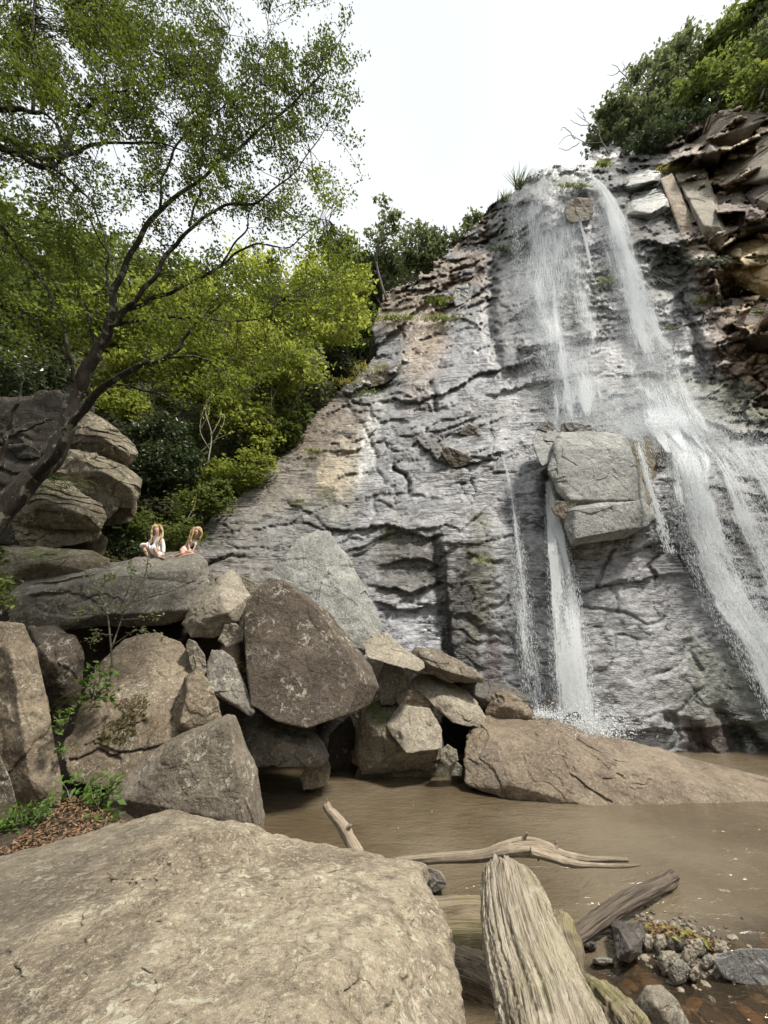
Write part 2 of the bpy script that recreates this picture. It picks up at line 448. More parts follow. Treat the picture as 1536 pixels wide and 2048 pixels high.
# real colours of the rock: wet grey, tan and rust stains, ochre fresh break, algae, dark seep
def lerp(c, k, m): return c * (1 - m[..., None]) + np.array(k) * m[..., None]
n1 = fbm(W0, 0.6, 5, 101); n2 = fbm(W0, 2.5, 5, 111); n3 = fbm(W0 * np.array([3.0, 1, 0.35]), 1.4, 4, 121)
cc = np.zeros(PX.shape + (3,)) + np.array((0.30, 0.30, 0.31))
cc = lerp(cc, (0.36, 0.36, 0.38), sstep(-0.1, 0.5, n1))
cc = lerp(cc, (0.19, 0.185, 0.18), sstep(-0.1, 0.8, n2) * 0.55)
cc = lerp(cc, (0.27, 0.235, 0.19), sstep(0.15, 0.6, n3) * 0.4 * (1 - low))
cc = lerp(cc, (0.20, 0.18, 0.155), np.clip(left + 0.3 * n2, 0, 1) * 0.8 * left)
cc = lerp(cc, (0.27, 0.205, 0.15), crest * sstep(-0.5, 0.3, n1))
cc = lerp(cc, (0.52, 0.39, 0.27), zr * 0.95)
cc = lerp(cc, (0.27, 0.19, 0.135), zr * sstep(0.1, 0.9, n2) * 0.5)
cc = lerp(cc, (0.42, 0.34, 0.25), zr * sstep(0.1, 0.4, n1) * 0.7)
def paint(cx, cy, rx, ry, a, col, st=1.0, soft=0.35, nn=0.35):
    global cc
    d = blob(PX, PY, cx, cy, rx, ry, a) + nn * n2 + 0.2 * n3
    cc = lerp(cc, col, st * sstep(1 + soft, 1 - soft, d))
paint(1505, 545, 85, 52, -25, (0.62, 0.46, 0.26)); paint(1600, 520, 80, 60, 0, (0.6, 0.45, 0.26))
paint(1367, 455, 14, 130, -16, (0.50, 0.42, 0.33), 0.9); paint(1400, 470, 45, 110, -15, (0.36, 0.29, 0.22), 0.7)
paint(1490, 310, 60, 40, -40, (0.42, 0.33, 0.21), 0.8); paint(1440, 260, 50, 30, -30, (0.22, 0.17, 0.14), 0.7)
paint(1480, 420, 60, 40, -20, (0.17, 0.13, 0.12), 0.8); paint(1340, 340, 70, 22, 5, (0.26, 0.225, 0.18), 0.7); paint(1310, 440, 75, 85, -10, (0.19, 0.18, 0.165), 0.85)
paint(1440, 640, 30, 130, -18, (0.19, 0.125, 0.09), 0.7); paint(1250, 350, 70, 50, 0, (0.20, 0.195, 0.19), 0.8)
paint(650, 860, 75, 60, -35, (0.24, 0.185, 0.135), 0.8); paint(600, 960, 100, 50, -35, (0.25, 0.215, 0.17), 0.6); paint(690, 950, 32, 80, 12, (0.46, 0.39, 0.28), 0.8); paint(655, 960, 20, 48, 5, (0.50, 0.42, 0.29), 0.7); paint(655, 1000, 22, 30, 0, (0.10, 0.10, 0.05), 0.7)
paint(735, 890, 14, 100, 12, (0.60, 0.58, 0.55), 0.95, 0.3, 0.15); paint(758, 850, 6, 85, 12, (0.50, 0.50, 0.49), 0.8, 0.3, 0.12); paint(712, 905, 6, 80, 12, (0.42, 0.38, 0.30), 0.8, 0.3, 0.12)
paint(850, 700, 40, 110, 8, (0.38, 0.27, 0.17), 0.8); paint(800, 620, 60, 50, 0, (0.34, 0.25, 0.17), 0.7); paint(920, 760, 110, 60, -20, (0.30, 0.30, 0.32), 0.6)
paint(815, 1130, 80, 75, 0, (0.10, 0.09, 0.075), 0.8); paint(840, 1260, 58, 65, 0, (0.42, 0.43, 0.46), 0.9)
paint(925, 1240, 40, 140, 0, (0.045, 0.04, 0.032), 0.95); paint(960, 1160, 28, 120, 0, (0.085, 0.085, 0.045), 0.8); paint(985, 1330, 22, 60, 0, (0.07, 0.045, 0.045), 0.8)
paint(965, 1118, 22, 14, 0, (0.13, 0.15, 0.05), 0.7); paint(965, 1040, 20, 14, 0, (0.13, 0.15, 0.05), 0.5); paint(780, 1070, 14, 20, 0, (0.16, 0.16, 0.05), 0.6)
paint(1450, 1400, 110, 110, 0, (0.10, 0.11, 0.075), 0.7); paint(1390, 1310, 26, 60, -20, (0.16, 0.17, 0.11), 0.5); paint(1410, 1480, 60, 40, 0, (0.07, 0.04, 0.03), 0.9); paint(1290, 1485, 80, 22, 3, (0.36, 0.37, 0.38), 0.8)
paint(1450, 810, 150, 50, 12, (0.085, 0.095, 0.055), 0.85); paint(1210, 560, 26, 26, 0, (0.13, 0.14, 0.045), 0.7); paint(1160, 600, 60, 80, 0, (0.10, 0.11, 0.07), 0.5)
paint(1020, 480, 36, 50, -20, (0.06, 0.08, 0.045), 0.8); paint(1130, 360, 60, 30, 0, (0.075, 0.09, 0.04), 0.7)
paint(880, 905, 50, 20, 30, (0.09, 0.08, 0.07), 0.8); paint(945, 860, 18, 16, 0, (0.12, 0.11, 0.10), 0.8); paint(1010, 620, 30, 110, -5, (0.12, 0.12, 0.12), 0.6)
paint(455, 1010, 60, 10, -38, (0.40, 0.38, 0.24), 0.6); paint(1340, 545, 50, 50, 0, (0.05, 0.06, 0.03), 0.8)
paint(1250, 1330, 150, 130, 0, (0.30, 0.30, 0.305), 0.5); paint(600, 1060, 110, 50, -20, (0.23, 0.235, 0.235), 0.6)
cc = cc * (1 + 0.45 * fbm(W0 * np.array([1, 1, 1.5]), 8, 3, 131)[..., None])
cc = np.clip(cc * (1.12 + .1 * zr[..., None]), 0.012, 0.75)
wet = np.clip(1 - zr - 0.5 * crest - 0.9 * np.exp(-blob(PX, PY, 1290, 400, 110, 110) ** 4) - 0.6 * left, 0.0, 1) * (0.55 + 0.45 * sstep(-0.3, 0.3, n1))
jx = 12 * fbm(W0, 0.5, 4, 141); jy = 12 * fbm(W0, 0.5, 4, 151)
mask = in_poly(PX + jx, PY + jy, CLIFF_POLY)
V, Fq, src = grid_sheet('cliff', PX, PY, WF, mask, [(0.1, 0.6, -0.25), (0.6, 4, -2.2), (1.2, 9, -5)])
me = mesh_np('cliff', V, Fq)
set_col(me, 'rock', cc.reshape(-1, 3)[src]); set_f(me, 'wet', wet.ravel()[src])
s = NT('wet_cliff_rock'); v = s.obj()
vs = s.scaled(v, (0.8, 1, 1.5), (0, R(18), 0))
base = s.attr('rock').outputs['Color']
a_ = s.noise(vs, 3.0, 6, 0.65, 0.5); b_ = s.noise(vs, 16, 6, 0.7, 0.3); c_ = s.noise(v, 70, 3, 0.7)
str_ = s.noise(s.scaled(v, (1, 1, 0.12)), 5.0, 4, 0.6)
col = s.mix(s.ramp(a_, 0.42, 0.7, 0, 0.6), base, s.mix(0.62, base, (0.03, 0.028, 0.025)))
col = s.mix(s.ramp(b_, 0.52, 0.72, 0, 0.7), col, s.mix(0.5, col, (0.55, 0.54, 0.52)))
col = s.mix(s.ramp(b_, 0.46, 0.32, 0, 0.75), col, s.mix(0.75, col, (0.02, 0.018, 0.015)))
col = s.mix(s.ramp(c_, 0.56, 0.7, 0, 0.4), col, s.mix(0.5, col, (0.6, 0.6, 0.58)))
col = s.mix(s.ramp(str_, 0.55, 0.75, 0, 0.5), col, s.mix(0.5, col, (0.06, 0.05, 0.04)))
dn_ = s.n('ShaderNodeTexNoise'); s.l(vs, dn_.inputs['Vector']); dn_.inputs['Scale'].default_value = 1.8; dn_.inputs['Detail'].default_value = 5
va = s.n('ShaderNodeVectorMath', operation='MULTIPLY_ADD'); s.l(dn_.outputs['Color'], va.inputs[0]); va.inputs[1].default_value = (.55, .55, .55); s.l(vs, va.inputs[2])
gate = s.ramp(s.noise(vs, .7, 3, .5), .42, .56)
def crack(sc, wd):
    e = s.vor(s.scaled(va.outputs[0], (1, 1, 1.7)), sc, 'DISTANCE_TO_EDGE')
    return s.ramp(e, 0.0, wd)
k1 = crack(.9, .022); k2 = crack(2.6, .04); k3 = crack(7.5, .09)
g1 = s.math('MAXIMUM', k1, s.math('SUBTRACT', 1.0, gate)); g2 = s.math('MAXIMUM', k2, gate)
cell = s.n('ShaderNodeTexVoronoi', feature='F1'); s.l(s.scaled(va.outputs[0], (1, 1, 1.7)), cell.inputs['Vector']); cell.inputs['Scale'].default_value = 2.6
sepc = s.n('ShaderNodeSeparateColor'); s.l(cell.outputs['Color'], sepc.inputs[0])
vl = s.scaled(v, (0.22, .8, 2.4), (0, R(24), 0))
l1 = s.math('ABSOLUTE', s.math('SUBTRACT', s.noise(vl, 1.0, 5, .6, .5), .5)); l2 = s.math('ABSOLUTE', s.math('SUBTRACT', s.noise(vl, 3.2, 5, .6, .5), .5))
ln1 = s.math('MAXIMUM', s.ramp(l1, .004, .022), s.ramp(s.noise(v, .8, 3, .5), .44, .52)); ln2 = s.math('MAXIMUM', s.ramp(l2, .006, .03), s.ramp(s.noise(v, 1.4, 3, .5), .46, .54))
col = s.mix(s.ramp(ln1, 0, 1, .8, 0), col, (0.025, .022, .02)); col = s.mix(s.ramp(ln2, 0, 1, .55, 0), col, (0.03, .027, .024))
col = s.mix(s.ramp(sepc.outputs[0], 0, 1, 0, .22), col, s.mix(.6, col, (0.05, .045, .04)))
col = s.mix(s.ramp(g1, 0, 1, .30, 0), col, (0.02, .018, .016))
col = s.mix(s.ramp(g2, 0, 1, .10, 0), col, (0.03, .027, .023))
h = s.math('ADD', s.math('MULTIPLY', a_, 0.8), s.math('MULTIPLY', b_, 0.35))
h = s.math('ADD', h, s.math('MULTIPLY', c_, 0.10))
h = s.math('ADD', h, s.math('ADD', s.math('ADD', s.math('MULTIPLY', ln1, .5), s.math('MULTIPLY', ln2, .3)), s.math('ADD', s.math('MULTIPLY', g1, .2), s.math('MULTIPLY', k3, .03))))
h = s.math('ADD', h, s.math('MULTIPLY', sepc.outputs[1], .25))
nrm = s.bump(h, .9, 0.085)
wt = s.attr('wet').outputs['Fac']
rg = s.ramp(s.math('ADD', wt, s.math('MULTIPLY', s.math('SUBTRACT', b_, 0.5), 0.5)), 0.1, 0.9, 0.85, 0.36)
cliff_m = s.done(s.bsdf(col, rg, nrm, s.ramp(wt, 0, 1, 0.3, 0.6)))
cliff = tag(link('cliff', me, cliff_m), kind='structure')
def cliffY(px, py, off=0.0):
    """forward distance of the finished cliff face at a pixel"""
    fx = np.clip((np.asarray(px, float) - gx[0]) / GS, 0, len(gx) - 1.001); fy = np.clip((np.asarray(py, float) - gy[0]) / GS, 0, len(gy) - 1.001)
    ix, iy = fx.astype(int), fy.astype(int); a, b = fx - ix, fy - iy
    return (DF[iy, ix] * (1 - a) * (1 - b) + DF[iy, ix + 1] * a * (1 - b) + DF[iy + 1, ix] * (1 - a) * b + DF[iy + 1, ix + 1] * a * b) - off

# wooded hillside behind and to the left of the rock slope, and the hilltop above the fall
soil = rock_mat('forest_soil', (0.035, 0.032, 0.02), (0.06, 0.055, 0.03), 0.2, (0.08, 0.10, 0.03), 0.6, 0.5, 0.95, 1.0)
def hill(name, ctrl, poly, x0, x1, y0, y1, step=10, a=0.7, back=((0, 6, -2), (0, 30, -12))):
    f = tps(ctrl); X, Y = np.meshgrid(np.arange(x0, x1, step), np.arange(y0, y1, step))
    d = f(X, Y); w_ = P(X, Y, d); d = d + a * fbm(w_, 0.35, 4, 3)
    m = in_poly(X + 15 * noise(w_, .4, 2), Y + 15 * noise(w_, .4, 8), poly)
    V, q, s_ = grid_sheet(name, X, Y, P(X, Y, d), m, back)
    return tag(link(name, mesh_np(name, V, q), soil), kind='structure'), f
_, hillY = hill('hillside', [(-400, 1250, 10.5), (0, 1180, 12), (300, 1130, 12.8), (450, 1010, 15.2), (600, 880, 18.6), (700, 770, 21), (800, 560, 26), (960, 440, 29), (700, 560, 28),
    (300, 650, 22), (0, 700, 17), (-400, 700, 14), (0, 480, 22), (350, 600, 26), (-400, 400, 16), (800, 700, 23), (1000, 600, 27)],
    [(-500, 1350), (-500, 380), (0, 470), (200, 560), (330, 610), (450, 610), (550, 590), (700, 540), (850, 520), (980, 430), (1040, 430), (1000, 700), (700, 1000), (500, 1350)], -520, 1060, 350, 1360)
_, topY = hill('hilltop', [(1180, 320, 25), (1300, 250, 25), (1450, 150, 24), (1700, 0, 22), (1900, -100, 20), (1500, 350, 22), (1900, 100, 18)],
    [(1190, 360), (1210, 290), (1300, 215), (1400, 150), (1536, 80), (1700, -30), (2000, -150), (2000, 250), (1400, 400)], 1150, 2010, -200, 420)

# ground: pool bed, soil bank under the boulders, and a far sheet to the horizon
gxx, gyy = np.meshgrid(np.arange(-16, 16.01, 0.12), np.arange(-8, 14.01, 0.12))
H = np.full(gxx.shape, -0.45)
H = np.maximum(H, -0.45 + 1.5 * sstep(-1.3, -3.0, gxx) * sstep(6.0, 4.9, gyy))
H = np.maximum(H, -0.45 + 1.7 * sstep(2.6, 1.0, gyy))
H = np.maximum(H, -0.45 + 4.4 * sstep(-2.6, -3.6, gxx) * sstep(8.2, 11.0, gyy))
H = np.maximum(H, -0.45 + 4.4 * sstep(-1.0, -2.6, gxx) * sstep(9.9, 11.8, gyy))
H = np.maximum(H, -0.45 + 0.37 * sstep(1.0, 2.0, gxx) * sstep(4.9, 4.3, gyy))
H = H + 0.06 * fbm(np.stack([gxx, gyy, 0 * gxx], -1), 0.9, 5, 9)
gm = sstep(0, 1, gxx * 0 + 1) > 0
V, q, _s = grid_sheet('ground', gxx, gyy, np.stack([gxx, gyy, H], -1), gm, [(0, 0, -0.5)])
# grid rows run along +y here, flip for upward normals
ground_m = rock_mat('wet_gravel_soil', (0.035, 0.026, 0.018), (0.07, 0.05, 0.032), 0.2, (0.2, 0.16, 0.1), 0.0, 0.6, 0.8, 1.5)
ground = tag(link('ground', mesh_np('ground', V, q[:, ::-1]), ground_m), kind='structure')
me = mesh_np('far_ground', [(-400, -400, -0.8), (400, -400, -0.8), (400, 400, -0.8), (-400, 400, -0.8)], [(0, 1, 2, 3)])
tag(link('far_ground', me, soil), kind='structure')

# unseen slope behind the camera, added to block low sky and darken boulder fronts
ax_, ay_ = np.meshgrid(np.linspace(-60, 60, 90), np.linspace(0, 1, 40))
yy_ = -7 - 34 * ay_ - 0.004 * ax_ ** 2 * 0; zz_ = -0.6 + 24 * ay_ ** .9 + 1.2 * fbm(np.stack([ax_, ay_ * 30, 0 * ax_], -1), .2, 3)
yy_ = yy_ + np.maximum(np.abs(ax_) - 16, 0) * .8
V, q, _s = grid_sheet('sky_block_slope', ax_, ay_, np.stack([ax_, yy_, zz_], -1), ax_ > -99, [(0, -1, -1)])
tag(link('sky_block_slope', mesh_np('sky_block_slope', V, q), soil), kind='structure')

# pool
px_, py_ = np.meshgrid(np.arange(-6, 17, 0.12), np.arange(0.5, 13, 0.12))
pw = np.stack([px_, py_, 0.012 * fbm(np.stack([px_ * 0.8, py_, 0 * px_], -1), 1.3, 3, 4)], -1)
V, q, _s = grid_sheet('pool_water', px_, py_, pw, px_ > -99, [])
me = mesh_np('pool_water', V, q[:, ::-1])
# how clear the water is: muddy in the pool, shallow and clear where it runs out between the stones
X_, Y_ = px_.ravel(), py_.ravel()
nn = fbm(np.stack([X_, Y_, 0 * X_], -1), 1.2, 4, 6)
clear = sstep(5.0, 4.45, Y_ + 0.5 * nn - 0.10 * (X_ - 2)) * sstep(0.8, 1.3, X_)
set_f(me, 'clear', clear)
s = NT('muddy_water'); v = s.obj()
n_a = s.noise(s.scaled(v, (0.9, 2.2, 1), (0, 0, R(-22))), 2.4, 5, 0.6, 0.6)
n_b = s.noise(s.scaled(v, (1, 1.8, 1), (0, 0, R(-28))), 14, 3, 0.6, 0.4)
tint = s.noise(v, 0.45, 4, 0.5)
col = s.mix(s.ramp(tint, 0.35, 0.65), (0.092, 0.068, 0.040), (0.15, 0.12, 0.08))
hh = s.math('ADD', n_a, s.math('MULTIPLY', n_b, 0.28))
nb = s.bump(hh, 0.75, 0.07)
mud = s.bsdf(col, 0.04, nb, 0.8, IOR=1.5)
tr = s.n('ShaderNodeBsdfTransparent'); tr.inputs[0].default_value = (0.62, 0.5, 0.36, 1)
gl = s.n('ShaderNodeBsdfGlossy'); gl.inputs['Roughness'].default_value = 0.04; s.l(nb, gl.inputs['Normal'])
fr = s.n('ShaderNodeFresnel'); fr.inputs[0].default_value = 1.33; s.l(nb, fr.inputs['Normal'])
m1 = s.n('ShaderNodeMixShader'); s.l(fr.outputs[0], m1.inputs[0]); s.l(tr.outputs[0], m1.inputs[1]); s.l(gl.outputs[0], m1.inputs[2])
m2 = s.n('ShaderNodeMixShader'); s.l(s.math('MULTIPLY', s.attr('clear').outputs['Fac'], 0.75), m2.inputs[0]); s.l(mud, m2.inputs[1]); s.l(m1.outputs[0], m2.inputs[2])
tag(link('pool_water', me, s.done(m2.outputs[0])), kind='structure')

# ------------------------------------------------------------------ boulders
def hull_planes(pts):
    bm = bmesh.new()
    for p in pts: bm.verts.new(p)
    r = bmesh.ops.convex_hull(bm, input=bm.verts[:], use_existing_faces=False)
    bm.normal_update()
    out = {}
    for f in bm.faces:
        if f.calc_area() < 1e-6: continue
        n = f.normal; d = n.dot(f.verts[0].co)
        out[(round(n.x, 2), round(n.y, 2), round(n.z, 2), round(d, 2))] = (n.x, n.y, n.z, d)
    bm.free()
    return np.array(list(out.values()))
def cube_dirs(N):
    t = np.tan(np.linspace(-PI / 4, PI / 4, N + 1))
    A, B = np.meshgrid(t, t)
    one = np.ones_like(A); vs, fs = [], []
    idx = np.arange((N + 1) ** 2).reshape(N + 1, N + 1)
    q = np.stack([idx[:-1, :-1], idx[:-1, 1:], idx[1:, 1:], idx[1:, :-1]], -1).reshape(-1, 4)
    for k, f in enumerate([(one, A, B), (-one, -A, B), (-A, one, B), (A, -one, B), (A, B, one), (-A, B, -one)]):
        vs.append(np.stack(f, -1).reshape(-1, 3)); fs.append(q + k * (N + 1) ** 2)
    V = np.concatenate(vs); Fc = np.concatenate(fs)
    key = np.round(V * 1e5).astype(np.int64)
    key = key[:, 0] * 1000003 * 7 + key[:, 1] * 100003 * 3 + key[:, 2]
    _, first, inv = np.unique(key, return_index=True, return_inverse=True)
    V = V[first]; Fc = inv[Fc]
    return V / np.linalg.norm(V, axis=1)[:, None], Fc
_cd = {}
def expand(o, Y, th, bul, shrink=0.78, f=()):
    o = [(p[0], p[1], p[2] if len(p) > 2 else Y) for p in o]
    a = np.array(o, float); c = a.mean(0)
    pts = [P(*p) for p in o]
    if bul: pts += [P(c[0] + (p[0] - c[0]) * 0.6, c[1] + (p[1] - c[1]) * 0.6, p[2] - bul) for p in o]
    pts += [P(c[0] + (p[0] - c[0]) * shrink, c[1] + (p[1] - c[1]) * shrink, p[2] + th) for p in o]
    pts += [P(*p) for p in f]
    return np.array(pts)
def boulder(label, o, Y, th=1.0, f=(), bul=0.0, N=56, p=16, rough=0.05, mat=None, seed=0, extra=(), bl=1.0, bs=1.0, lay_=0.0, group=None, name='boulder', cat='boulder', dents=(), shrink=0.78, fine=1.0, grow=1.03, cracks=(), dY=0.0):
    """one rock: a convex body (or several grown together) seen with the traced outline, then broken, chipped and weathered"""
    if dY:
        Y += dY; o = [tuple(q_[:2]) + ((q_[2] + dY,) if len(q_) > 2 else ()) for q_ in o]; f = [(q_[0], q_[1], q_[2] + dY) for q_ in f]
        extra = [(e[0], e[1] + dY) + tuple(e[2:]) for e in extra]
    _c = np.array([(q_[0], q_[1]) for q_ in o]).mean(0)
    o = [(_c[0] + (q_[0] - _c[0]) * grow, _c[1] + (q_[1] - _c[1]) * grow) + tuple(q_[2:]) for q_ in o]
    parts = [expand(o, Y, th, bul, shrink, f)]
    for e in extra: parts.append(expand(*e[:4]) if len(e) == 4 else expand(*e[:4], f=e[4]))
    c = parts[0].mean(0) if not extra else np.mean([q.mean(0) for q in parts], 0)
    if N not in _cd: _cd[N] = cube_dirs(N)
    dirs, Fc = _cd[N]
    ext = np.concatenate(parts) - c
    U_, S2, Vt = np.linalg.svd(ext - ext.mean(0), full_matrices=False)
    sc = S2 / S2.max(); sc = np.maximum(sc, 0.25) ** 0.8
    d = (dirs * sc) @ Vt; d /= np.linalg.norm(d, axis=1)[:, None]
    if np.linalg.det(Vt) < 0: Fc = Fc[:, ::-1]
    r = None
    for q in parts:
        pl = hull_planes(q - c)
        dist = np.maximum(pl[:, 3], 0.02)
        k = np.maximum(d @ pl[:, :3].T / dist, 0)
        pp = p * 4.0; km = k.max(1)
        ri = 1 / (km * ((k / km[:, None]) ** pp).sum(1) ** (1 / pp))
        r = ri if r is None else np.maximum(r, ri)
    V = d * r[:, None]
    W = V + c
    size = float(np.median(r))
    so = seed * 3.1 + 0.5
    Wp = W + 0.25 * size * np.stack([fbm(W, 0.9 / size, 2, so), fbm(W, 0.9 / size, 2, so + 9), fbm(W, 0.9 / size, 2, so + 19)], -1)
    k1, j1 = blocks(Wp, 0.9 * bs / size, so)
    k2, j2 = blocks(Wp, 2.6 * bs / size, so + 4)
    if N > 200: k1 = k1 * sstep(0, .25, j1); k2 = k2 * sstep(0, .3, j2)
    dp = bl * size * (0.09 * k1 + 0.035 * k2)
    dp -= bl * size * (0.03 * (1 - sstep(0, 0.06, j1)) * sstep(-.1, .3, noise(W, 1 / size, so)))
    dp += rough * size * (1.6 * fbm(W, 0.8 / size, 3, so + 3) + 0.5 * fbm(W, 3.5 / size, 4, so + 5))
    dp += fine * (0.012 * fbm(W, 6, 4, so + 7) + 0.006 * (1 - np.abs(fbm(W, 12, 3, so + 8))))
    if lay_:
        t = W[:, 2] + 0.15 * W[:, 0]; fz = t * 4.5 / size + 1.2 * fbm(W, 0.8 / size, 3, so + 13)
        dp += lay_ * size * (1 - (fz - np.floor(fz))) * sstep(-.2, .2, noise(W, 1.2 / size, so + 30))
    for (dx, dy, rr, am) in dents:
        q = W - np.array([0, 0, CAMZ]); fwd = q[:, 1] * _cp + q[:, 2] * _sp
        ux = 768 + F * q[:, 0] / fwd; uy = 1024 - F * (q[:, 2] * _cp - q[:, 1] * _sp) / fwd
        dp -= am * np.exp(-((ux - dx) ** 2 + (uy - dy) ** 2) / rr ** 2)
    if cracks:
        q = W - np.array([0, 0, CAMZ]); fwd = q[:, 1] * _cp + q[:, 2] * _sp; fr_ = fwd > .05; fwd = np.where(fr_, fwd, 1)
        ux = 768 + F * q[:, 0] / fwd + 7 * fbm(W, 5, 3, 2); uy = 1024 - F * (q[:, 2] * _cp - q[:, 1] * _sp) / fwd + 7 * fbm(W, 5, 3, 9)
        for pts_, dep_, wd_ in cracks: dp -= fr_ * dep_ * np.exp(-(seg_dist(ux, uy, pts_) / wd_) ** 2)
    V = V + d * dp[:, None]
    ob = link(name, mesh_np(name, V, Fc), mat or (M_rock, M_rock2, M_rock3)[seed % 3], loc=tuple(c))
    return tag(ob, label, cat, group or CURG[0])
CURG = [None]

M_rock = rock_mat('boulder_brown_grey', (0.115, 0.094, 0.07), (0.20, 0.17, 0.13), 0.5)
M_rock2 = rock_mat('boulder_grey', (0.135, 0.12, 0.10), (0.24, 0.22, 0.185), 0.6, dark=.6)
M_rock3 = rock_mat('boulder_tan_brown', (0.14, 0.108, 0.075), (0.25, 0.205, 0.145), 0.4, dark=.6, rust=.25)
M_shade = rock_mat('shade_dark_rock', (0.03, 0.026, 0.02), (0.06, 0.05, 0.04), 0.1)  # near-black filler rock: the shade of gaps and recesses put into its colour
M_light = rock_mat('boulder_tan', (0.22, 0.19, 0.145), (0.34, 0.30, 0.235), 0.35, dark=0.6)
M_fore = rock_mat('boulder_foreground', (0.175, 0.14, 0.098), (0.36, 0.305, 0.22), 0.6, (0.48, 0.45, 0.34), dark=0.75, scale=1.3, stain=1.0)
M_dark = rock_mat('boulder_dark_lichen', (0.07, 0.054, 0.04), (0.125, 0.10, 0.076), 0.8, (0.36, 0.34, 0.28), dark=0.5, rust=0.12)
M_mossy = rock_mat('boulder_mossy', (0.15, 0.125, 0.09), (0.22, 0.19, 0.14), 0.35, moss=0.75)
M_strata = rock_mat('boulder_ledge', (0.12, 0.098, 0.07), (0.27, 0.23, 0.165), 0.6, moss=0.3, dark=0.8)
M_grey = rock_mat('block_grey', (0.20, 0.20, 0.185), (0.34, 0.34, 0.31), 0.2, moss=.12, dark=0.8, rough=0.55)
M_wetd = rock_mat('stone_wet_dark', (0.07, 0.06, 0.05), (0.13, 0.115, 0.10), 0.15, dark=0.4, rough=0.4)
M_peb = rock_mat('stone_grey', (0.17, 0.155, 0.13), (0.27, 0.25, 0.21), 0.2, dark=0.3, rough=0.6, scale=2.5)

# foreground giant
boulder('huge tan boulder with crusty lichen filling the bottom left corner', [(-250, 1790, 3.0), (-20, 1715, 3.5), (130, 1697, 3.7), (270, 1640, 3.9), (345, 1622, 4.0), (430, 1650, 3.95), (530, 1692, 3.8), (700, 1698, 3.7),
    (850, 1732, 3.5), (893, 1835, 3.1), (922, 1930, 2.7), (935, 2050, 2.35), (938, 2300, 1.9), (-250, 2300, 1.5)], 3, 0.5,
    f=[(450, 1900, 2.15), (700, 1900, 2.2), (600, 2100, 1.7), (200, 2100, 1.7), (820, 1850, 2.65), (250, 1800, 2.6)], N=250, p=26, rough=0.05, mat=M_fore, seed=1, grow=1.0, bl=0.6, bs=2.6, shrink=0.9, fine=2.6, cracks=[([(0, 1838), (50, 1815), (110, 1795)], .02, 5), ([(245, 1862), (290, 1830), (345, 1805)], .022, 5), ([(632, 1760), (665, 1785), (688, 1820)], .02, 4), ([(395, 1805), (375, 1850)], .012, 4), ([(290, 1935), (310, 1965), (300, 2048)], .02, 5), ([(480, 1975), (470, 1920), (500, 1890), (498, 1870)], .018, 6), ([(620, 1915), (640, 1960), (610, 2040)], .016, 5), ([(190, 1900), (180, 1960), (150, 2048)], .02, 7), ([(225, 1745), (180, 1800), (170, 1850)], .022, 9), ([(700, 1990), (720, 1970), (735, 1985), (730, 2010)], .02, 5), ([(30, 1900), (70, 1960), (60, 2040)], .018, 7)],
    dents=[(520, 1712, 60, 0.05), (640, 1985, 14, 0.03), (395, 1740, 12, 0.03), (680, 1860, 10, 0.03)])
CURG[0] = 'boulders heaped left of the pool'
boulder('tall upright rock slab at the left edge above the leafy bank', [(-90, 1260), (10, 1243), (48, 1252), (72, 1300), (92, 1400), (112, 1500), (125, 1575), (118, 1610), (60, 1660), (-90, 1700)], 5.6, 1.0, f=[(20, 1300, 5.35), (60, 1560, 5.3)], N=80, p=26, seed=2, bl=.5, rough=.03)
boulder('narrow rock sliver leaning on the foot of the upright left slab', [(-80, 1480), (-10, 1490), (20, 1560), (42, 1640), (35, 1670), (-80, 1720)], 5.1, 0.6, N=50, p=26, seed=3, bl=.4, rough=.03)
boulder('dark square boulder behind the upright left slab', [(62, 1262), (110, 1256), (150, 1275), (166, 1310), (164, 1370), (150, 1425), (100, 1450), (70, 1420)], 7.0, 1.2, f=[(110, 1330, 6.6), (80, 1300, 6.7)], N=56, mat=M_dark, seed=4)
boulder('broad sloping boulder with a brown moss patch on its face', [(128, 1500, 6.3), (160, 1420, 6.7), (200, 1330, 7.4), (250, 1285, 7.7), (310, 1270, 7.8), (365, 1290, 7.7), (400, 1340, 7.4), (440, 1440, 6.9), (380, 1550, 6.4), (230, 1570, 6.2), (150, 1560, 6.2)], 7, 1.5, f=[(300, 1420, 6.6)], N=120, p=22, seed=5, bl=.6, rough=.04, cracks=[([(140, 1520), (200, 1500), (240, 1520)], .06, 4), ([(170, 1490), (230, 1465), (290, 1440)], .04, 3), ([(340, 1450), (360, 1400)], .05, 4)])
boulder('flat topped angular boulder with a sharp right edge above the pool', [(215, 1600, 5.9), (235, 1570, 5.95), (300, 1510, 6.1), (345, 1478, 6.2), (455, 1432, 6.35), (468, 1434, 6.4), (512, 1540, 6.5), (527, 1635, 6.5), (522, 1668, 6.45), (490, 1668, 6.1), (440, 1650, 6.0), (230, 1640, 5.9)], 6.2, 1.3,
    f=[(458, 1440, 6.05), (480, 1560, 5.85), (492, 1650, 5.75), (250, 1600, 5.75), (350, 1500, 5.9)], N=120, p=44, seed=6, bl=.3, rough=.02, shrink=.88)
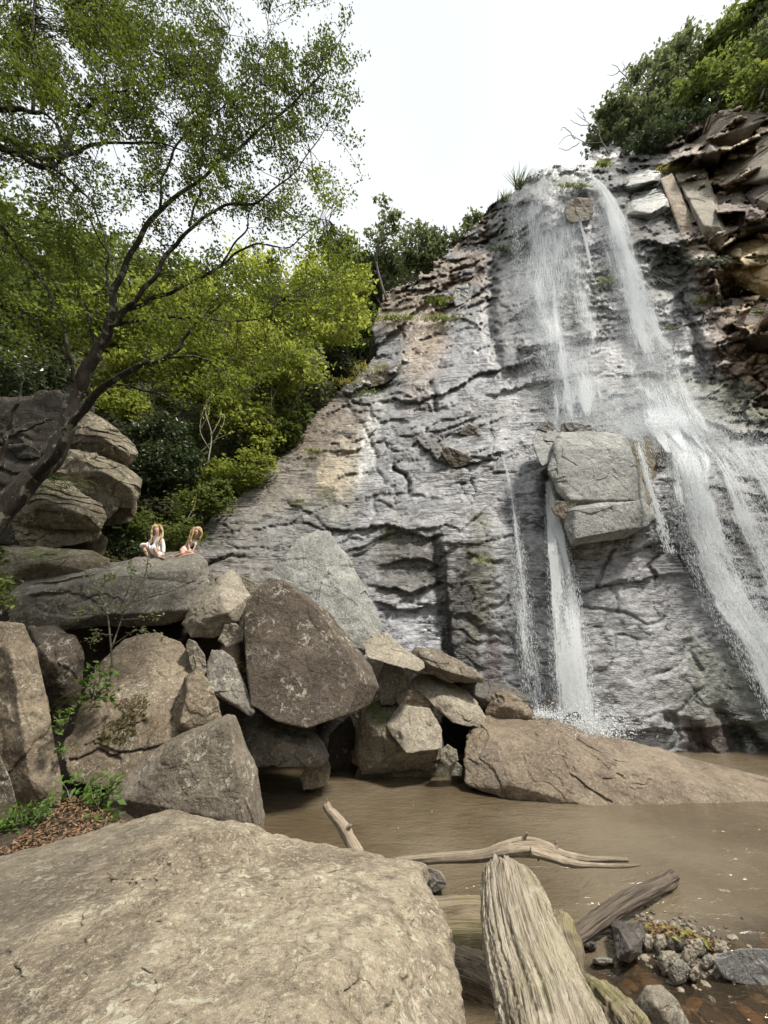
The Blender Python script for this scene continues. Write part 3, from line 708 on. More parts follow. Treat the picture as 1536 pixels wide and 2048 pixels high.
boulder('long flat boulder the two girls sit on', [(15, 1200, 8.6), (55, 1165, 8.9), (250, 1122, 9.2), (320, 1106, 9.6), (388, 1099, 9.7), (416, 1122, 9.6), (419, 1180, 9.3), (400, 1225, 9.1), (330, 1250, 8.9), (90, 1258, 8.4), (28, 1245, 8.4)], 9, 1.6,
    f=[(60, 1185, 8.3), (230, 1150, 8.5), (380, 1140, 8.75), (370, 1220, 8.6), (200, 1230, 8.3)], N=120, p=30, seed=7, bl=.45, rough=.025, shrink=.85, cracks=[([(60, 1195), (130, 1185), (170, 1200), (200, 1190)], .05, 3), ([(300, 1160), (380, 1165), (405, 1150)], .04, 3)])
boulder('small pale stone at the right end of the girls boulder', [(412, 1155), (420, 1145), (430, 1152), (428, 1168), (414, 1170)], 9.4, .25, N=20, mat=M_light, seed=8)
boulder('angular pale boulder with a dark undercut beside the girls boulder', [(368, 1245, 8.7), (395, 1205, 8.8), (440, 1155, 9.1), (462, 1139, 9.3), (478, 1150, 9.3), (500, 1190, 9.1), (488, 1215, 8.9), (470, 1250, 8.6), (430, 1275, 8.5), (385, 1272, 8.5)], 9, 1.1,
    f=[(440, 1190, 8.5), (455, 1225, 8.3), (400, 1240, 8.3)], N=64, p=36, mat=M_light, seed=9, bl=.7)
boulder('thin light slab wedged behind the dark triangular boulder', [(462, 1142), (480, 1160), (518, 1168), (514, 1185), (492, 1215), (480, 1200)], 9.7, .5, N=30, p=30, mat=M_light, seed=10)
boulder('small smooth light rock below the angular pale boulder', [(436, 1280), (450, 1252), (470, 1247), (488, 1262), (486, 1282), (455, 1295)], 8.3, .5, N=30, seed=11, mat=M_light)
boulder('small upright stone with a white streak between bigger boulders', [(371, 1290), (378, 1279), (392, 1284), (410, 1310), (413, 1345), (403, 1358), (385, 1345)], 7.3, .4, N=36, seed=12, mat=M_light)
boulder('dark tilted slab in the gap left of the triangular boulder', [(415, 1330, 7.6), (425, 1303, 7.7), (445, 1300, 7.7), (468, 1320, 7.6), (488, 1365, 7.4), (509, 1422, 7.2), (500, 1432, 7.2), (460, 1400, 7.2), (420, 1380, 7.3)], 7.4, .5, N=50, p=30, seed=13)
boulder('leaning rock wedge standing on the moss patch boulder', [(372, 1352), (395, 1345), (415, 1362), (432, 1402), (442, 1445), (420, 1470), (345, 1480), (336, 1462), (350, 1410)], 6.75, .6, f=[(375, 1380, 6.5), (360, 1450, 6.45)], N=56, p=28, seed=14)
boulder('big dark triangular boulder speckled with white lichen', [(488, 1220, 7.7), (515, 1178, 7.75), (538, 1157, 7.85), (568, 1163, 7.9), (632, 1222, 7.8), (692, 1300, 7.65), (716, 1360, 7.5), (690, 1425, 7.3), (610, 1452, 7.12), (555, 1440, 7.12), (502, 1405, 7.2), (494, 1320, 7.45)], 8, 1.3,
    f=[(575, 1160, 8.3), (645, 1213, 8.4), (705, 1280, 8.4), (745, 1335, 8.3), (760, 1375, 8.2), (740, 1413, 8.0)], N=130, p=50, mat=M_dark, seed=15, bl=.25, rough=.015, shrink=.9)
boulder('pale cone shaped boulder standing behind the triangular boulder', [(525, 1170, 9.6), (560, 1125, 9.9), (605, 1075, 10.3), (635, 1062, 10.5), (662, 1066, 10.5), (695, 1115, 10.4), (742, 1195, 10.1), (766, 1255, 9.8), (762, 1285, 9.6), (700, 1330, 9.2), (560, 1300, 9.0)], 9.8, 1.5,
    f=[(640, 1110, 9.9), (700, 1220, 9.4)], N=110, p=20, mat=M_grey, seed=16, bl=.9, rough=.03)
boulder('light topped slab jutting right from the triangular boulder', [(732, 1290, 8.9), (752, 1270, 9.2), (775, 1272, 9.3), (838, 1320, 9.0), (842, 1332, 8.8), (830, 1340, 8.6), (742, 1315, 8.5)], 8.9, .7, N=50, p=34, mat=M_light, seed=17, grow=1.12)
boulder('smooth brown boulder topmost of the right hand pile', [(826, 1310), (835, 1297), (880, 1303), (925, 1325), (960, 1352), (958, 1362), (900, 1362), (850, 1340)], 9.4, .9, f=[(860, 1330, 9.0), (920, 1350, 9.1)], N=56, seed=18, grow=1.12)
boulder('round grey brown rock in the shadow below the jutting slab', [(755, 1360), (770, 1330), (790, 1325), (808, 1350), (814, 1385), (800, 1405), (765, 1405)], 8.5, .6, N=44, seed=19, dY=0.9, grow=1.12)
boulder('small rock wedged above the faceted boulder', [(796, 1395), (815, 1380), (845, 1390), (862, 1408), (850, 1420), (805, 1418)], 8.3, .5, N=32, seed=20, dY=1.0, grow=1.12)
boulder('light tan boulder with a cracked front in the right hand pile', [(828, 1368, 8.7), (845, 1350, 9.0), (880, 1355, 9.1), (935, 1385, 9.0), (966, 1430, 8.6), (955, 1450, 8.4), (905, 1440, 8.2), (870, 1410, 8.3)], 8.7, .8, f=[(900, 1405, 8.3)], N=60, p=20, mat=M_light, seed=21, dY=0.8, grow=1.12)
boulder('dark rock with a pale upper rim behind the light tan boulder', [(905, 1370), (925, 1360), (985, 1368), (1035, 1385), (1062, 1410), (1055, 1435), (980, 1430), (930, 1400)], 9.6, .8, f=[(960, 1395, 9.2)], N=56, seed=22, dY=0.4, grow=1.12, mat=M_wetd)
boulder('brown wedge rock at the head of the long wet boulder', [(972, 1430), (985, 1395), (1005, 1383), (1030, 1392), (1062, 1425), (1066, 1440), (1020, 1450), (975, 1445)], 9.3, .7, f=[(1010, 1410, 9.0)], N=44, p=26, seed=23, dY=0.4, grow=1.12)
boulder('faceted grey boulder with a pale broken face at the pool edge', [(708, 1450, 7.9), (722, 1415, 8.1), (760, 1400, 8.3), (830, 1402, 8.4), (865, 1420, 8.3), (882, 1455, 8.1), (884, 1500, 7.9), (870, 1540, 7.75), (720, 1550, 7.8), (708, 1510, 7.8)], 8, 1.2,
    f=[(725, 1440, 7.65), (800, 1440, 7.6), (862, 1440, 7.65), (810, 1505, 7.3), (872, 1500, 7.4)], N=84, p=30, seed=24, dY=1.3, mat=M_mossy, extra=[([(700, 1520), (780, 1530), (870, 1512), (900, 1535), (902, 1560), (705, 1560)], 8.0, 1.0, 0.05)])
boulder('pale broken corner piece set on the faceted boulder', [(772, 1450, 7.6), (800, 1408, 7.85), (862, 1418, 7.85), (884, 1460, 7.6), (884, 1497, 7.4), (812, 1506, 7.2), (804, 1464, 7.35)], 7.6, .5, N=44, p=40, mat=M_light, seed=44, dY=1.3, bl=.4)
boulder('lichen mottled boulder overhanging the dark pool corner', [(478, 1440, 7.4), (520, 1428, 7.6), (600, 1450, 7.7), (640, 1480, 7.5), (655, 1510, 7.3), (640, 1528, 7.1), (580, 1535, 7.0), (500, 1535, 7.0), (478, 1500, 7.1)], 7.3, .9, f=[(560, 1480, 6.9), (620, 1500, 6.95)], N=76, seed=25, dY=0.7)
boulder('small footing stone in the water under the mottled boulder', [(600, 1560), (620, 1520), (650, 1505), (661, 1535), (655, 1572), (610, 1578)], 8.2, .6, N=34, seed=26)
boulder('shade-coloured rock deep in the gap behind the faceted boulder', [(660, 1470), (700, 1430), (720, 1480), (715, 1540), (680, 1560), (655, 1530)], 9.6, .6, N=30, seed=27, mat=M_shade)
boulder('small tan stone in the trickle beside the faceted boulder', [(882, 1500), (895, 1490), (912, 1500), (915, 1520), (900, 1532), (882, 1522)], 8.6, .3, N=24, seed=28, mat=M_light)
boulder('little stone where the trickle meets the pool', [(898, 1530), (912, 1524), (925, 1535), (922, 1552), (902, 1550)], 8.7, .3, N=20, seed=29, mat=M_peb)
boulder('long low wet boulder stretching right across the pool', [(925, 1530, 8.6), (930, 1480, 9.0), (950, 1445, 9.4), (985, 1430, 9.7), (1060, 1432, 9.9), (1120, 1455, 10.0), (1250, 1490, 10.0), (1400, 1528, 9.8), (1520, 1560, 9.4), (1700, 1600, 9.0), (1650, 1625, 8.0), (1400, 1625, 7.9), (1250, 1625, 7.8), (1130, 1600, 8.0), (1000, 1595, 8.2), (930, 1570, 8.4)], 9, .8,
    f=[(980, 1480, 8.6), (1080, 1500, 8.5), (1020, 1570, 8.05), (1250, 1545, 8.35), (1400, 1575, 8.3)], N=150, p=18, mat=rock_mat('wet_brown_slab', (0.15, 0.115, 0.08), (0.26, 0.205, 0.145), 0.15, dark=0.6, rough=0.36), seed=30, bl=.35, bs=2.6, rough=.045, shrink=.9, fine=1.6)
boulder('dark rounded stone at the foot of the thick water column', [(1125, 1440), (1135, 1427), (1155, 1425), (1170, 1440), (1172, 1462), (1150, 1468), (1128, 1458)], 10.1, .4, N=34, seed=31, mat=M_wetd)
boulder('pointed wet rock left of the thick water column', [(1072, 1455), (1080, 1420), (1100, 1385), (1110, 1410), (1108, 1455)], 10.5, .4, N=30, seed=32, mat=M_wetd)
boulder('shade-coloured rock mass deep behind the right hand pile', [(700, 1330), (760, 1300), (900, 1350), (990, 1400), (985, 1500), (930, 1560), (640, 1575), (630, 1440)], 10.9, .6, N=40, mat=M_shade, seed=45)
# ledges on the far left
CURG[0] = 'stacked ledge rocks on the left'
boulder('shade-coloured rock wall behind the leaning tree trunk', [(-150, 830), (0, 820), (120, 790), (180, 810), (200, 900), (180, 1000), (100, 1080), (-150, 1100)], 10.9, 1.6, N=60, mat=M_shade, seed=33, lay_=.04)
boulder('topmost ledge rock with an orange underside', [(130, 850), (170, 826), (205, 838), (262, 880), (277, 905), (262, 928), (240, 935), (150, 900), (125, 880)], 10.0, 1.5, f=[(200, 870, 9.5), (250, 905, 9.6)], N=70, mat=M_strata, seed=34, lay_=.045, p=12)
boulder('second ledge rock with a pale flat top', [(120, 925), (140, 902), (190, 905), (250, 935), (282, 960), (275, 1000), (262, 1015), (235, 1012), (180, 975), (110, 950)], 9.7, 1.5, f=[(200, 940, 9.2), (262, 975, 9.3)], N=76, mat=M_strata, seed=35, lay_=.055, p=14)
boulder('small brown block under the second ledge rock', [(230, 985), (275, 985), (272, 1025), (262, 1045), (210, 1050), (200, 1010)], 10.1, 1.0, N=40, mat=M_strata, seed=36, lay_=.045)
boulder('ledge rock with grass growing along its top', [(60, 985), (110, 965), (190, 970), (232, 982), (236, 1010), (215, 1035), (150, 1030), (70, 1010)], 9.6, 1.2, N=60, mat=M_strata, seed=37, lay_=.055)
boulder('big rounded ledge rock with cracked front', [(10, 1010), (40, 975), (80, 962), (150, 975), (195, 1005), (212, 1035), (200, 1060), (120, 1058), (20, 1045)], 9.2, 1.5, f=[(90, 1000, 8.7), (170, 1030, 8.8)], N=84, mat=M_strata, seed=38, lay_=.055, p=14)
boulder('flat lip of rock under the big rounded ledge', [(20, 1045), (60, 1040), (190, 1050), (200, 1065), (190, 1080), (120, 1075), (90, 1098), (40, 1085)], 9.35, 1.2, N=60, mat=M_strata, seed=39, lay_=.06)
boulder('recessed brown rock below the ledges', [(40, 1075), (110, 1070), (200, 1060), (215, 1080), (205, 1110), (150, 1130), (40, 1120)], 9.9, 1.0, N=44, mat=M_strata, seed=40)
boulder('mossy green base rock left of the girls boulder', [(-60, 1110), (0, 1090), (100, 1095), (180, 1100), (225, 1118), (215, 1150), (60, 1175), (-60, 1190)], 9.0, 1.3, f=[(80, 1125, 8.6)], N=70, mat=M_mossy, seed=41)
CURG[0] = 'boulders heaped left of the pool'
boulder('shade-coloured rock filling the hollow under the girls boulder', [(120, 1255), (330, 1255), (440, 1270), (500, 1300), (490, 1420), (380, 1440), (140, 1400)], 10.0, .8, N=40, mat=M_shade, seed=42)
CURG[0] = 'boulders heaped left of the pool'
boulder('low shade-coloured rock beneath the sloping boulders', [(120, 1560), (220, 1545), (330, 1500), (480, 1500), (520, 1600), (500, 1690), (200, 1700), (130, 1650)], 7.9, 1.0, N=40, mat=M_shade, seed=43)

CURG[0] = 'loose blocks on the rock wall'
# loose blocks standing out of the rock face, inside the fall
boulder('big pale layered block overhanging the lower rock wall', [(1097, 940, 11.9), (1110, 885, 12.3), (1125, 867, 12.5), (1185, 865, 12.5), (1245, 872, 12.4), (1258, 890, 12.3), (1290, 1000, 11.9), (1285, 1012, 11.8), (1140, 1015, 11.6), (1115, 985, 11.7)], 12, 1.8,
    f=[(1115, 900, 11.9), (1240, 895, 11.9), (1265, 1000, 11.55), (1140, 1000, 11.4)], N=110, p=40, mat=M_grey, seed=150, bl=.5, lay_=.0, rough=.02, shrink=.95)
boulder('lower slab of the overhanging block with a broken dark underside', [(1126, 1015, 11.7), (1160, 1005, 11.7), (1285, 1000, 11.8), (1312, 1030, 11.9), (1290, 1052, 11.7), (1245, 1075, 11.6), (1142, 1091, 11.4), (1128, 1050, 11.5)], 11.6, 1.7,
    f=[(1150, 1020, 11.3), (1245, 1008, 11.35), (1240, 1060, 11.2), (1150, 1078, 11.15)], N=90, p=40, mat=M_grey, seed=51, bl=.4, rough=.02, shrink=.95)
boulder('algae streaked pillar at the right of the overhanging block', [(1240, 895, 12.6), (1262, 885, 12.7), (1300, 880, 12.8), (1325, 905, 12.8), (1330, 970, 12.5), (1325, 1020, 12.1), (1300, 1040, 12.0), (1280, 1010, 12.0)], 12.4, 1.2, N=70, p=30, mat=M_mossy, seed=52, bl=.6, shrink=.95)
boulder('small pale block split off the left of the overhanging block', [(1064, 880, 12.6), (1075, 858, 12.8), (1110, 860, 12.8), (1122, 885, 12.7), (1110, 915, 12.4), (1085, 932, 12.2), (1072, 910, 12.4)], 12.6, 1.0, N=56, p=36, mat=M_grey, seed=53, bl=.7, shrink=.95)
boulder('black wet stone resting on the small split block', [(1074, 858), (1080, 844), (1105, 843), (1110, 856), (1095, 864)], 12.75, .4, N=30, mat=M_wetd, seed=54)
boulder('flat black wet stone on top of the overhanging block', [(1122, 866), (1125, 848), (1150, 845), (1180, 850), (1186, 865), (1150, 870)], 12.7, .4, N=36, mat=M_wetd, seed=55, bl=2)
boulder('mossy stone under the left corner of the overhanging block', [(1102, 1015), (1112, 1002), (1150, 1008), (1152, 1020), (1128, 1038), (1108, 1030)], 11.5, .6, N=36, mat=M_mossy, seed=56)
boulder('dark boulder lodged high in the upper waterfall', [(1130, 425), (1135, 405), (1160, 395), (1184, 400), (1187, 425), (1178, 440), (1145, 446), (1132, 438)], float(cliffY(1160, 420)) - .5, 1.6, N=50, p=22, mat=M_mossy, seed=57)
for k, (x, y, rx, ry) in enumerate([(1195, 835, 20, 14), (1215, 857, 30, 9), (1290, 880, 16, 8), (1330, 900, 16, 12), (1325, 925, 12, 9)]):
    a = [(x + rx * math.cos(t), y + ry * math.sin(t)) for t in np.arange(0, 6.2, 0.8)]
    boulder(['wet hump of rock in the spray at the foot of the upper fall', 'low wet rock right of the black stone on the block', 'wet stone where the rivulet spills beside the block', 'upper wet stone beside the right hand cascade', 'lower wet stone beside the right hand cascade'][k], a, float(cliffY(x, y)) - .25, .8, N=26, mat=M_wetd, seed=60 + k)
# big loose blocks of the brown wall, top right
M_ochre = rock_mat('ochre_fresh_rock', (0.42, 0.29, 0.15), (0.62, 0.47, 0.27), 0.0, dark=.35)
M_pale = rock_mat('pale_tan_rock', (0.27, 0.21, 0.15), (0.44, 0.36, 0.27), 0.0, dark=.8)
BW = [('bright ochre freshly broken rock face at the right edge', [(1446, 505), (1480, 487), (1560, 465), (1640, 490), (1640, 610), (1530, 592), (1490, 570), (1462, 545)], M_ochre),
      ('tall narrow pale rock rib running down beside the grey wall', [(1322, 362), (1345, 350), (1372, 400), (1402, 480), (1424, 560), (1416, 600), (1398, 575), (1362, 470)], M_pale),
      ('jointed tan column of rock right of the pale rib', [(1352, 352), (1410, 340), (1425, 400), (1455, 470), (1440, 500), (1405, 470)], M_light),
      ('grey triangular block near the crest of the brown wall', [(1370, 325), (1395, 272), (1408, 262), (1440, 300), (1438, 335), (1400, 340)], M_rock),
      ('long tan slab leaning out of the brown wall top', [(1450, 330), (1500, 262), (1545, 240), (1620, 300), (1600, 370), (1480, 365)], M_light),
      ('brown roof block under the crest trees', [(1405, 290), (1440, 220), (1490, 215), (1530, 240), (1480, 300), (1440, 310)], M_rock),
      ('reddish brown square block in the middle of the wall', [(1405, 440), (1415, 395), (1480, 375), (1500, 410), (1470, 440), (1420, 450)], M_rock),
      ('dark purple brown block above the ochre patch', [(1465, 440), (1480, 415), (1600, 400), (1610, 450), (1500, 475), (1470, 465)], M_dark),
      ('dark brown block at the right edge below the dry grass', [(1490, 390), (1530, 345), (1620, 330), (1630, 390), (1530, 425)], M_dark),
      ('small tan block high on the brown wall under the yellow grass', [(1440, 372), (1450, 350), (1480, 345), (1492, 372), (1470, 388)], M_light),
      ('grey layered block right of the falling water', [(1250, 430), (1262, 395), (1320, 372), (1338, 380), (1342, 415), (1300, 440)], M_grey),
      ('smooth grey block above the layered block', [(1230, 380), (1245, 350), (1300, 335), (1325, 345), (1320, 362), (1260, 385)], M_grey),
      ('brown bulging block under the ochre patch', [(1440, 640), (1465, 600), (1530, 610), (1610, 640), (1600, 700), (1500, 700)], M_rock)]
for k, (lb, o, m_) in enumerate(BW):
    c = np.mean([cliffY(x, y) for x, y in o])
    boulder(lb, [(x, y, float(min(cliffY(x, y), c + .8)) + (.35 if m_ is M_pale else .05)) for x, y in o], c, 2.5, bul=.15 if m_ is M_pale else .5, N=60, p=60, mat=m_, seed=70 + k, bl=.8, rough=.03, lay_=.03, shrink=.95)
boulder('dark sharp sided block in the middle of the grey slope', [(880, 905), (895, 893), (950, 918), (948, 926), (905, 936)], float(cliffY(910, 915)) - .1, 1.0, N=36, p=40, mat=M_dark, seed=90)
boulder('small grey wedge standing on the grey slope', [(920, 868), (938, 848), (952, 855), (957, 876), (940, 872)], float(cliffY(940, 865)) - .1, 1.0, N=26, p=40, mat=M_dark, seed=91)
boulder('flat ledge slab with grass above it left of the slope', [(690, 785), (720, 760), (778, 735), (800, 728), (800, 745), (770, 765), (705, 785)], float(cliffY(750, 760)) - .3, 2.0, N=50, p=40, mat=M_rock, seed=92, lay_=.05, shrink=.95)
boulder('angular pale block beside the fern niche', [(905, 600), (912, 575), (935, 570), (940, 595), (930, 608), (912, 612)], float(cliffY(925, 590)) - .4, 2.0, N=36, p=40, mat=M_grey, seed=93, shrink=.95)
# small foreground stones
CURG[0] = 'stones in the shallow outflow'
boulder('brown stone behind the right shoulder of the huge boulder', [(825, 1740), (850, 1732), (880, 1745), (892, 1770), (870, 1785), (835, 1775)], 5.4, .3, N=34, mat=M_peb, seed=100)
boulder('dark angular stone against the lying dark log', [(1222, 1850, 4.75), (1235, 1845, 4.85), (1283, 1846, 4.85), (1288, 1870, 4.7), (1280, 1905, 4.5), (1258, 1925, 4.4), (1235, 1915, 4.4)], 4.6, .3, f=[(1238, 1858, 4.55), (1262, 1900, 4.3)], N=44, p=40, mat=M_wetd, seed=101)
boulder('speckled grey stone at the right edge of the shallow water', [(1430, 1925), (1440, 1908), (1480, 1898), (1560, 1900), (1640, 1920), (1640, 1985), (1540, 1985), (1450, 1955)], 4.3, .3, N=60, mat=rock_mat('speckled_stone', (0.16, 0.155, 0.15), (0.36, 0.35, 0.33), 0.6, scale=3, dark=.6), seed=102, rough=.03, bl=.4)
boulder('smooth rounded tan stone at the bottom edge', [(1262, 2060), (1275, 2000), (1295, 1973), (1325, 1972), (1355, 2000), (1385, 2060), (1380, 2110), (1270, 2110)], 3.75, .25, f=[(1310, 2010, 3.55)], N=60, p=10, mat=M_light, seed=103, bl=.1, rough=.01)
PEB = [(1298, 1885, 14, 20, 'upright grey stone left in the small stone dam'), (1320, 1890, 12, 22, 'tan sliver of stone in the small stone dam'), (1350, 1890, 28, 16, 'pale flat stone on top of the small stone dam'),
       (1340, 1925, 26, 26, 'broad slate coloured stone low in the dam'), (1358, 1945, 22, 28, 'split dark stone at the water side of the dam'), (1378, 1915, 16, 26, 'leaning tan stone in the middle of the dam'),
       (1395, 1895, 24, 22, 'rounded grey stone right in the dam'), (1415, 1925, 14, 16, 'small wet stone beside the speckled stone'), (1388, 1950, 12, 16, 'orange brown pebble at the foot of the dam'), (1432, 1895, 14, 10, 'yellowish pebble at the right end of the dam'),
       (1205, 1922, 24, 8, 'flat mossy stone lying in the shallow stream'), (1180, 1890, 14, 8, 'small dark stone in the ripples beside the big log')]
for k, (x, y, rx, ry, lb) in enumerate(PEB):
    a = [(x + rx * math.cos(t + k) * (0.85 + 0.3 * ((k * 7 + i * 3) % 5) / 5), y + ry * math.sin(t + k)) for i, t in enumerate(np.arange(0, 6.2, 1.05))]
    Yp = float(YG(y + ry * 0.6, 0.03))
    boulder(lb, a, Yp, .16, bul=.03, N=34, p=60, bl=1.8, mat=[M_peb, M_light, M_wetd][(k * 2 + 1) % 3 if k not in (1, 5, 8, 9) else 1], seed=110 + k, group=None, name='stone', cat='stone')
# submerged bed stones
bs_m = M_peb

# ------------------------------------------------------------------ tubes, leaves, grass
def crom(pts, n):
    """smooth curve through the rows of pts; n samples"""
    p = np.array(pts, float)
    if len(p) == 2: return p[0] + (p[1] - p[0]) * np.linspace(0, 1, n)[:, None]
    q = np.vstack([2 * p[0] - p[1], p, 2 * p[-1] - p[-2]])
    t = np.linspace(0, len(p) - 1 - 1e-6, n); i = t.astype(int); f = (t - i)[:, None]
    a, b, c, d = q[i], q[i + 1], q[i + 2], q[i + 3]
    return 0.5 * (2 * b + (c - a) * f + (2 * a - 5 * b + 4 * c - d) * f * f + (3 * b - a - 3 * c + d) * f ** 3)
def tube(path, rad, nr=8, cap=True, disp=None, flat=1.0):
    """path (n,3), rad (n,) -> verts and quads of a swept tube; closed by shrinking rings at both ends"""
    path = np.array(path, float); rad = np.array(rad, float); n = len(path)
    T = np.gradient(path, axis=0); T /= np.linalg.norm(T, axis=1)[:, None] + 1e-9
    up = np.array([0.13, 0.21, 1.0]) if abs(T[0, 2]) < 0.9 else np.array([1.0, 0.1, 0.0])
    A = np.cross(T, up); A /= np.linalg.norm(A, axis=1)[:, None] + 1e-9
    B = np.cross(T, A)
    th = np.linspace(0, 2 * PI, nr, endpoint=False)
    r = np.repeat(rad[:, None], nr, 1)
    if disp is not None: r = r * disp(np.arange(n) / (n - 1), th, path)
    V = path[:, None] + r[..., None] * (np.cos(th)[None, :, None] * A[:, None] + flat * np.sin(th)[None, :, None] * B[:, None])
    idx = np.arange(n * nr).reshape(n, nr)
    q = np.stack([idx[:-1], np.roll(idx, -1, 1)[:-1], np.roll(idx, -1, 1)[1:], idx[1:]], -1).reshape(-1, 4)
    V = V.reshape(-1, 3)
    if cap:
        k = len(V)
        V = np.vstack([V, path[0] + (V[:nr] - path[0]) * 0.02, path[-1] + (V[(n - 1) * nr:n * nr] - path[-1]) * 0.02])
        e0 = k + np.arange(nr); e1 = k + nr + np.arange(nr)
        q = np.vstack([q, np.stack([e0, np.roll(e0, -1), np.roll(idx[0], -1), idx[0]], -1), np.stack([idx[-1], np.roll(idx[-1], -1), np.roll(e1, -1), e1], -1)])
    return V, q
class Bag:
    def __init__(s): s.V = []; s.F = []; s.n = 0; s.a = []
    def add(s, V, F_, a=None):
        s.V.append(V); s.F.append(np.asarray(F_) + s.n); s.n += len(V)
        s.a.append(np.full(len(V), 0.5) if a is None else np.broadcast_to(a, (len(V),)))
    def mesh(s, name, origin=(0, 0, 0), smooth=True):
        me = mesh_np(name, np.concatenate(s.V) - np.array(origin), np.concatenate(s.F), smooth)
        set_f(me, 'tone', np.concatenate(s.a)); return me
def leaf_quads(cen, size, rng, aspect=0.5, droop=0.25, up=0.5):
    """one folded, pointed leaf per centre"""
    n = len(cen)
    d = rng.normal(size=(n, 3)); d[:, 2] = d[:, 2] * 0.6 - droop; d /= np.linalg.norm(d, axis=1)[:, None]
    nn_ = rng.normal(size=(n, 3)) * 0.8; nn_[:, 2] += up * 2
    s_ = np.cross(d, nn_); s_ /= np.linalg.norm(s_, axis=1)[:, None] + 1e-9
    nn_ = np.cross(s_, d)
    L = (size * (0.6 + 0.8 * rng.random(n)))[:, None]
    a = cen - d * L * 0.5; b = cen + d * L * 0.5
    m = cen - d * L * 0.05 + nn_ * L * 0.10
    l = m + s_ * L * aspect * 0.5; r_ = m - s_ * L * aspect * 0.5
    V = np.stack([a, l, b, r_], 1).reshape(-1, 3)
    return V, np.arange(4 * n).reshape(n, 4)

def leaf_mat(name, lo, hi, trans=0.55, rough=0.5, yellow=(0.30, 0.26, 0.03), yf=0.04, spec=0.3):
    s = NT(name); t = s.attr('tone').outputs['Fac']
    col = s.mix(t, lo, hi)
    col = s.mix(s.ramp(t, 1 - yf, 1 - yf * .6), col, yellow)
    b = s.bsdf(col, rough, None, spec)
    tr = s.n('ShaderNodeBsdfTranslucent'); s.l(s.mix(0.5, col, s.mix(1.0, col, (1.3, 1.35, 0.7), 'MULTIPLY')), tr.inputs[0])
    m = s.n('ShaderNodeMixShader'); m.inputs[0].default_value = trans; s.l(b, m.inputs[1]); s.l(tr.outputs[0], m.inputs[2])
    return s.done(m.outputs[0])
L_bright = leaf_mat('leaf_yellow_green', (0.14, 0.17, 0.035), (0.46, 0.49, 0.12))
L_mid = leaf_mat('leaf_green', (0.045, 0.065, 0.018), (0.19, 0.23, 0.065))
L_hero = leaf_mat('leaf_canopy', (0.05, 0.068, 0.012), (0.22, 0.27, 0.045), 0.6, yf=0.03)
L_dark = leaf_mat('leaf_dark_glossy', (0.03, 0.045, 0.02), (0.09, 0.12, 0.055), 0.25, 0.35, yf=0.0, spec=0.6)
L_grey = leaf_mat('leaf_grey_green', (0.10, 0.12, 0.06), (0.28, 0.31, 0.18), 0.45)
L_fresh = leaf_mat('leaf_fresh_green', (0.035, 0.075, 0.012), (0.15, 0.24, 0.05), 0.45, yf=0.0)
L_dry = leaf_mat('grass_dry', (0.22, 0.20, 0.07), (0.45, 0.40, 0.17), 0.4, yf=0.0)
L_grass = leaf_mat('grass_green', (0.10, 0.14, 0.03), (0.27, 0.30, 0.08), 0.4, yf=0.0)
L_litter = leaf_mat('leaf_litter', (0.07, 0.04, 0.02), (0.26, 0.16, 0.085), 0.1, 0.8, yf=0.0)
def bark(name, c1, c2, patch=None, sc=1.0, stretch=(1, 1, 0.35)):
    s = NT(name); v = s.obj()
    a = s.noise(s.scaled(v, stretch), 14 * sc, 6, 0.7, 0.4); b = s.noise(v, 5 * sc, 5, 0.6)
    col = s.mix(s.ramp(a, 0.35, 0.65), c1, c2)
    if patch: col = s.mix(s.ramp(b, 0.55, 0.60, 0, 0.85), col, patch)
    return s.done(s.bsdf(col, 0.85, s.bump(a, 0.8, 0.03), 0.25))
B_hero = bark('bark_dark_lichen', (0.018, 0.014, 0.010), (0.045, 0.037, 0.028), (0.17, 0.165, 0.13), 1.0)
B_thin = bark('bark_grey', (0.06, 0.05, 0.04), (0.19, 0.17, 0.135))
B_pale = bark('bark_pale', (0.20, 0.18, 0.14), (0.36, 0.33, 0.27))

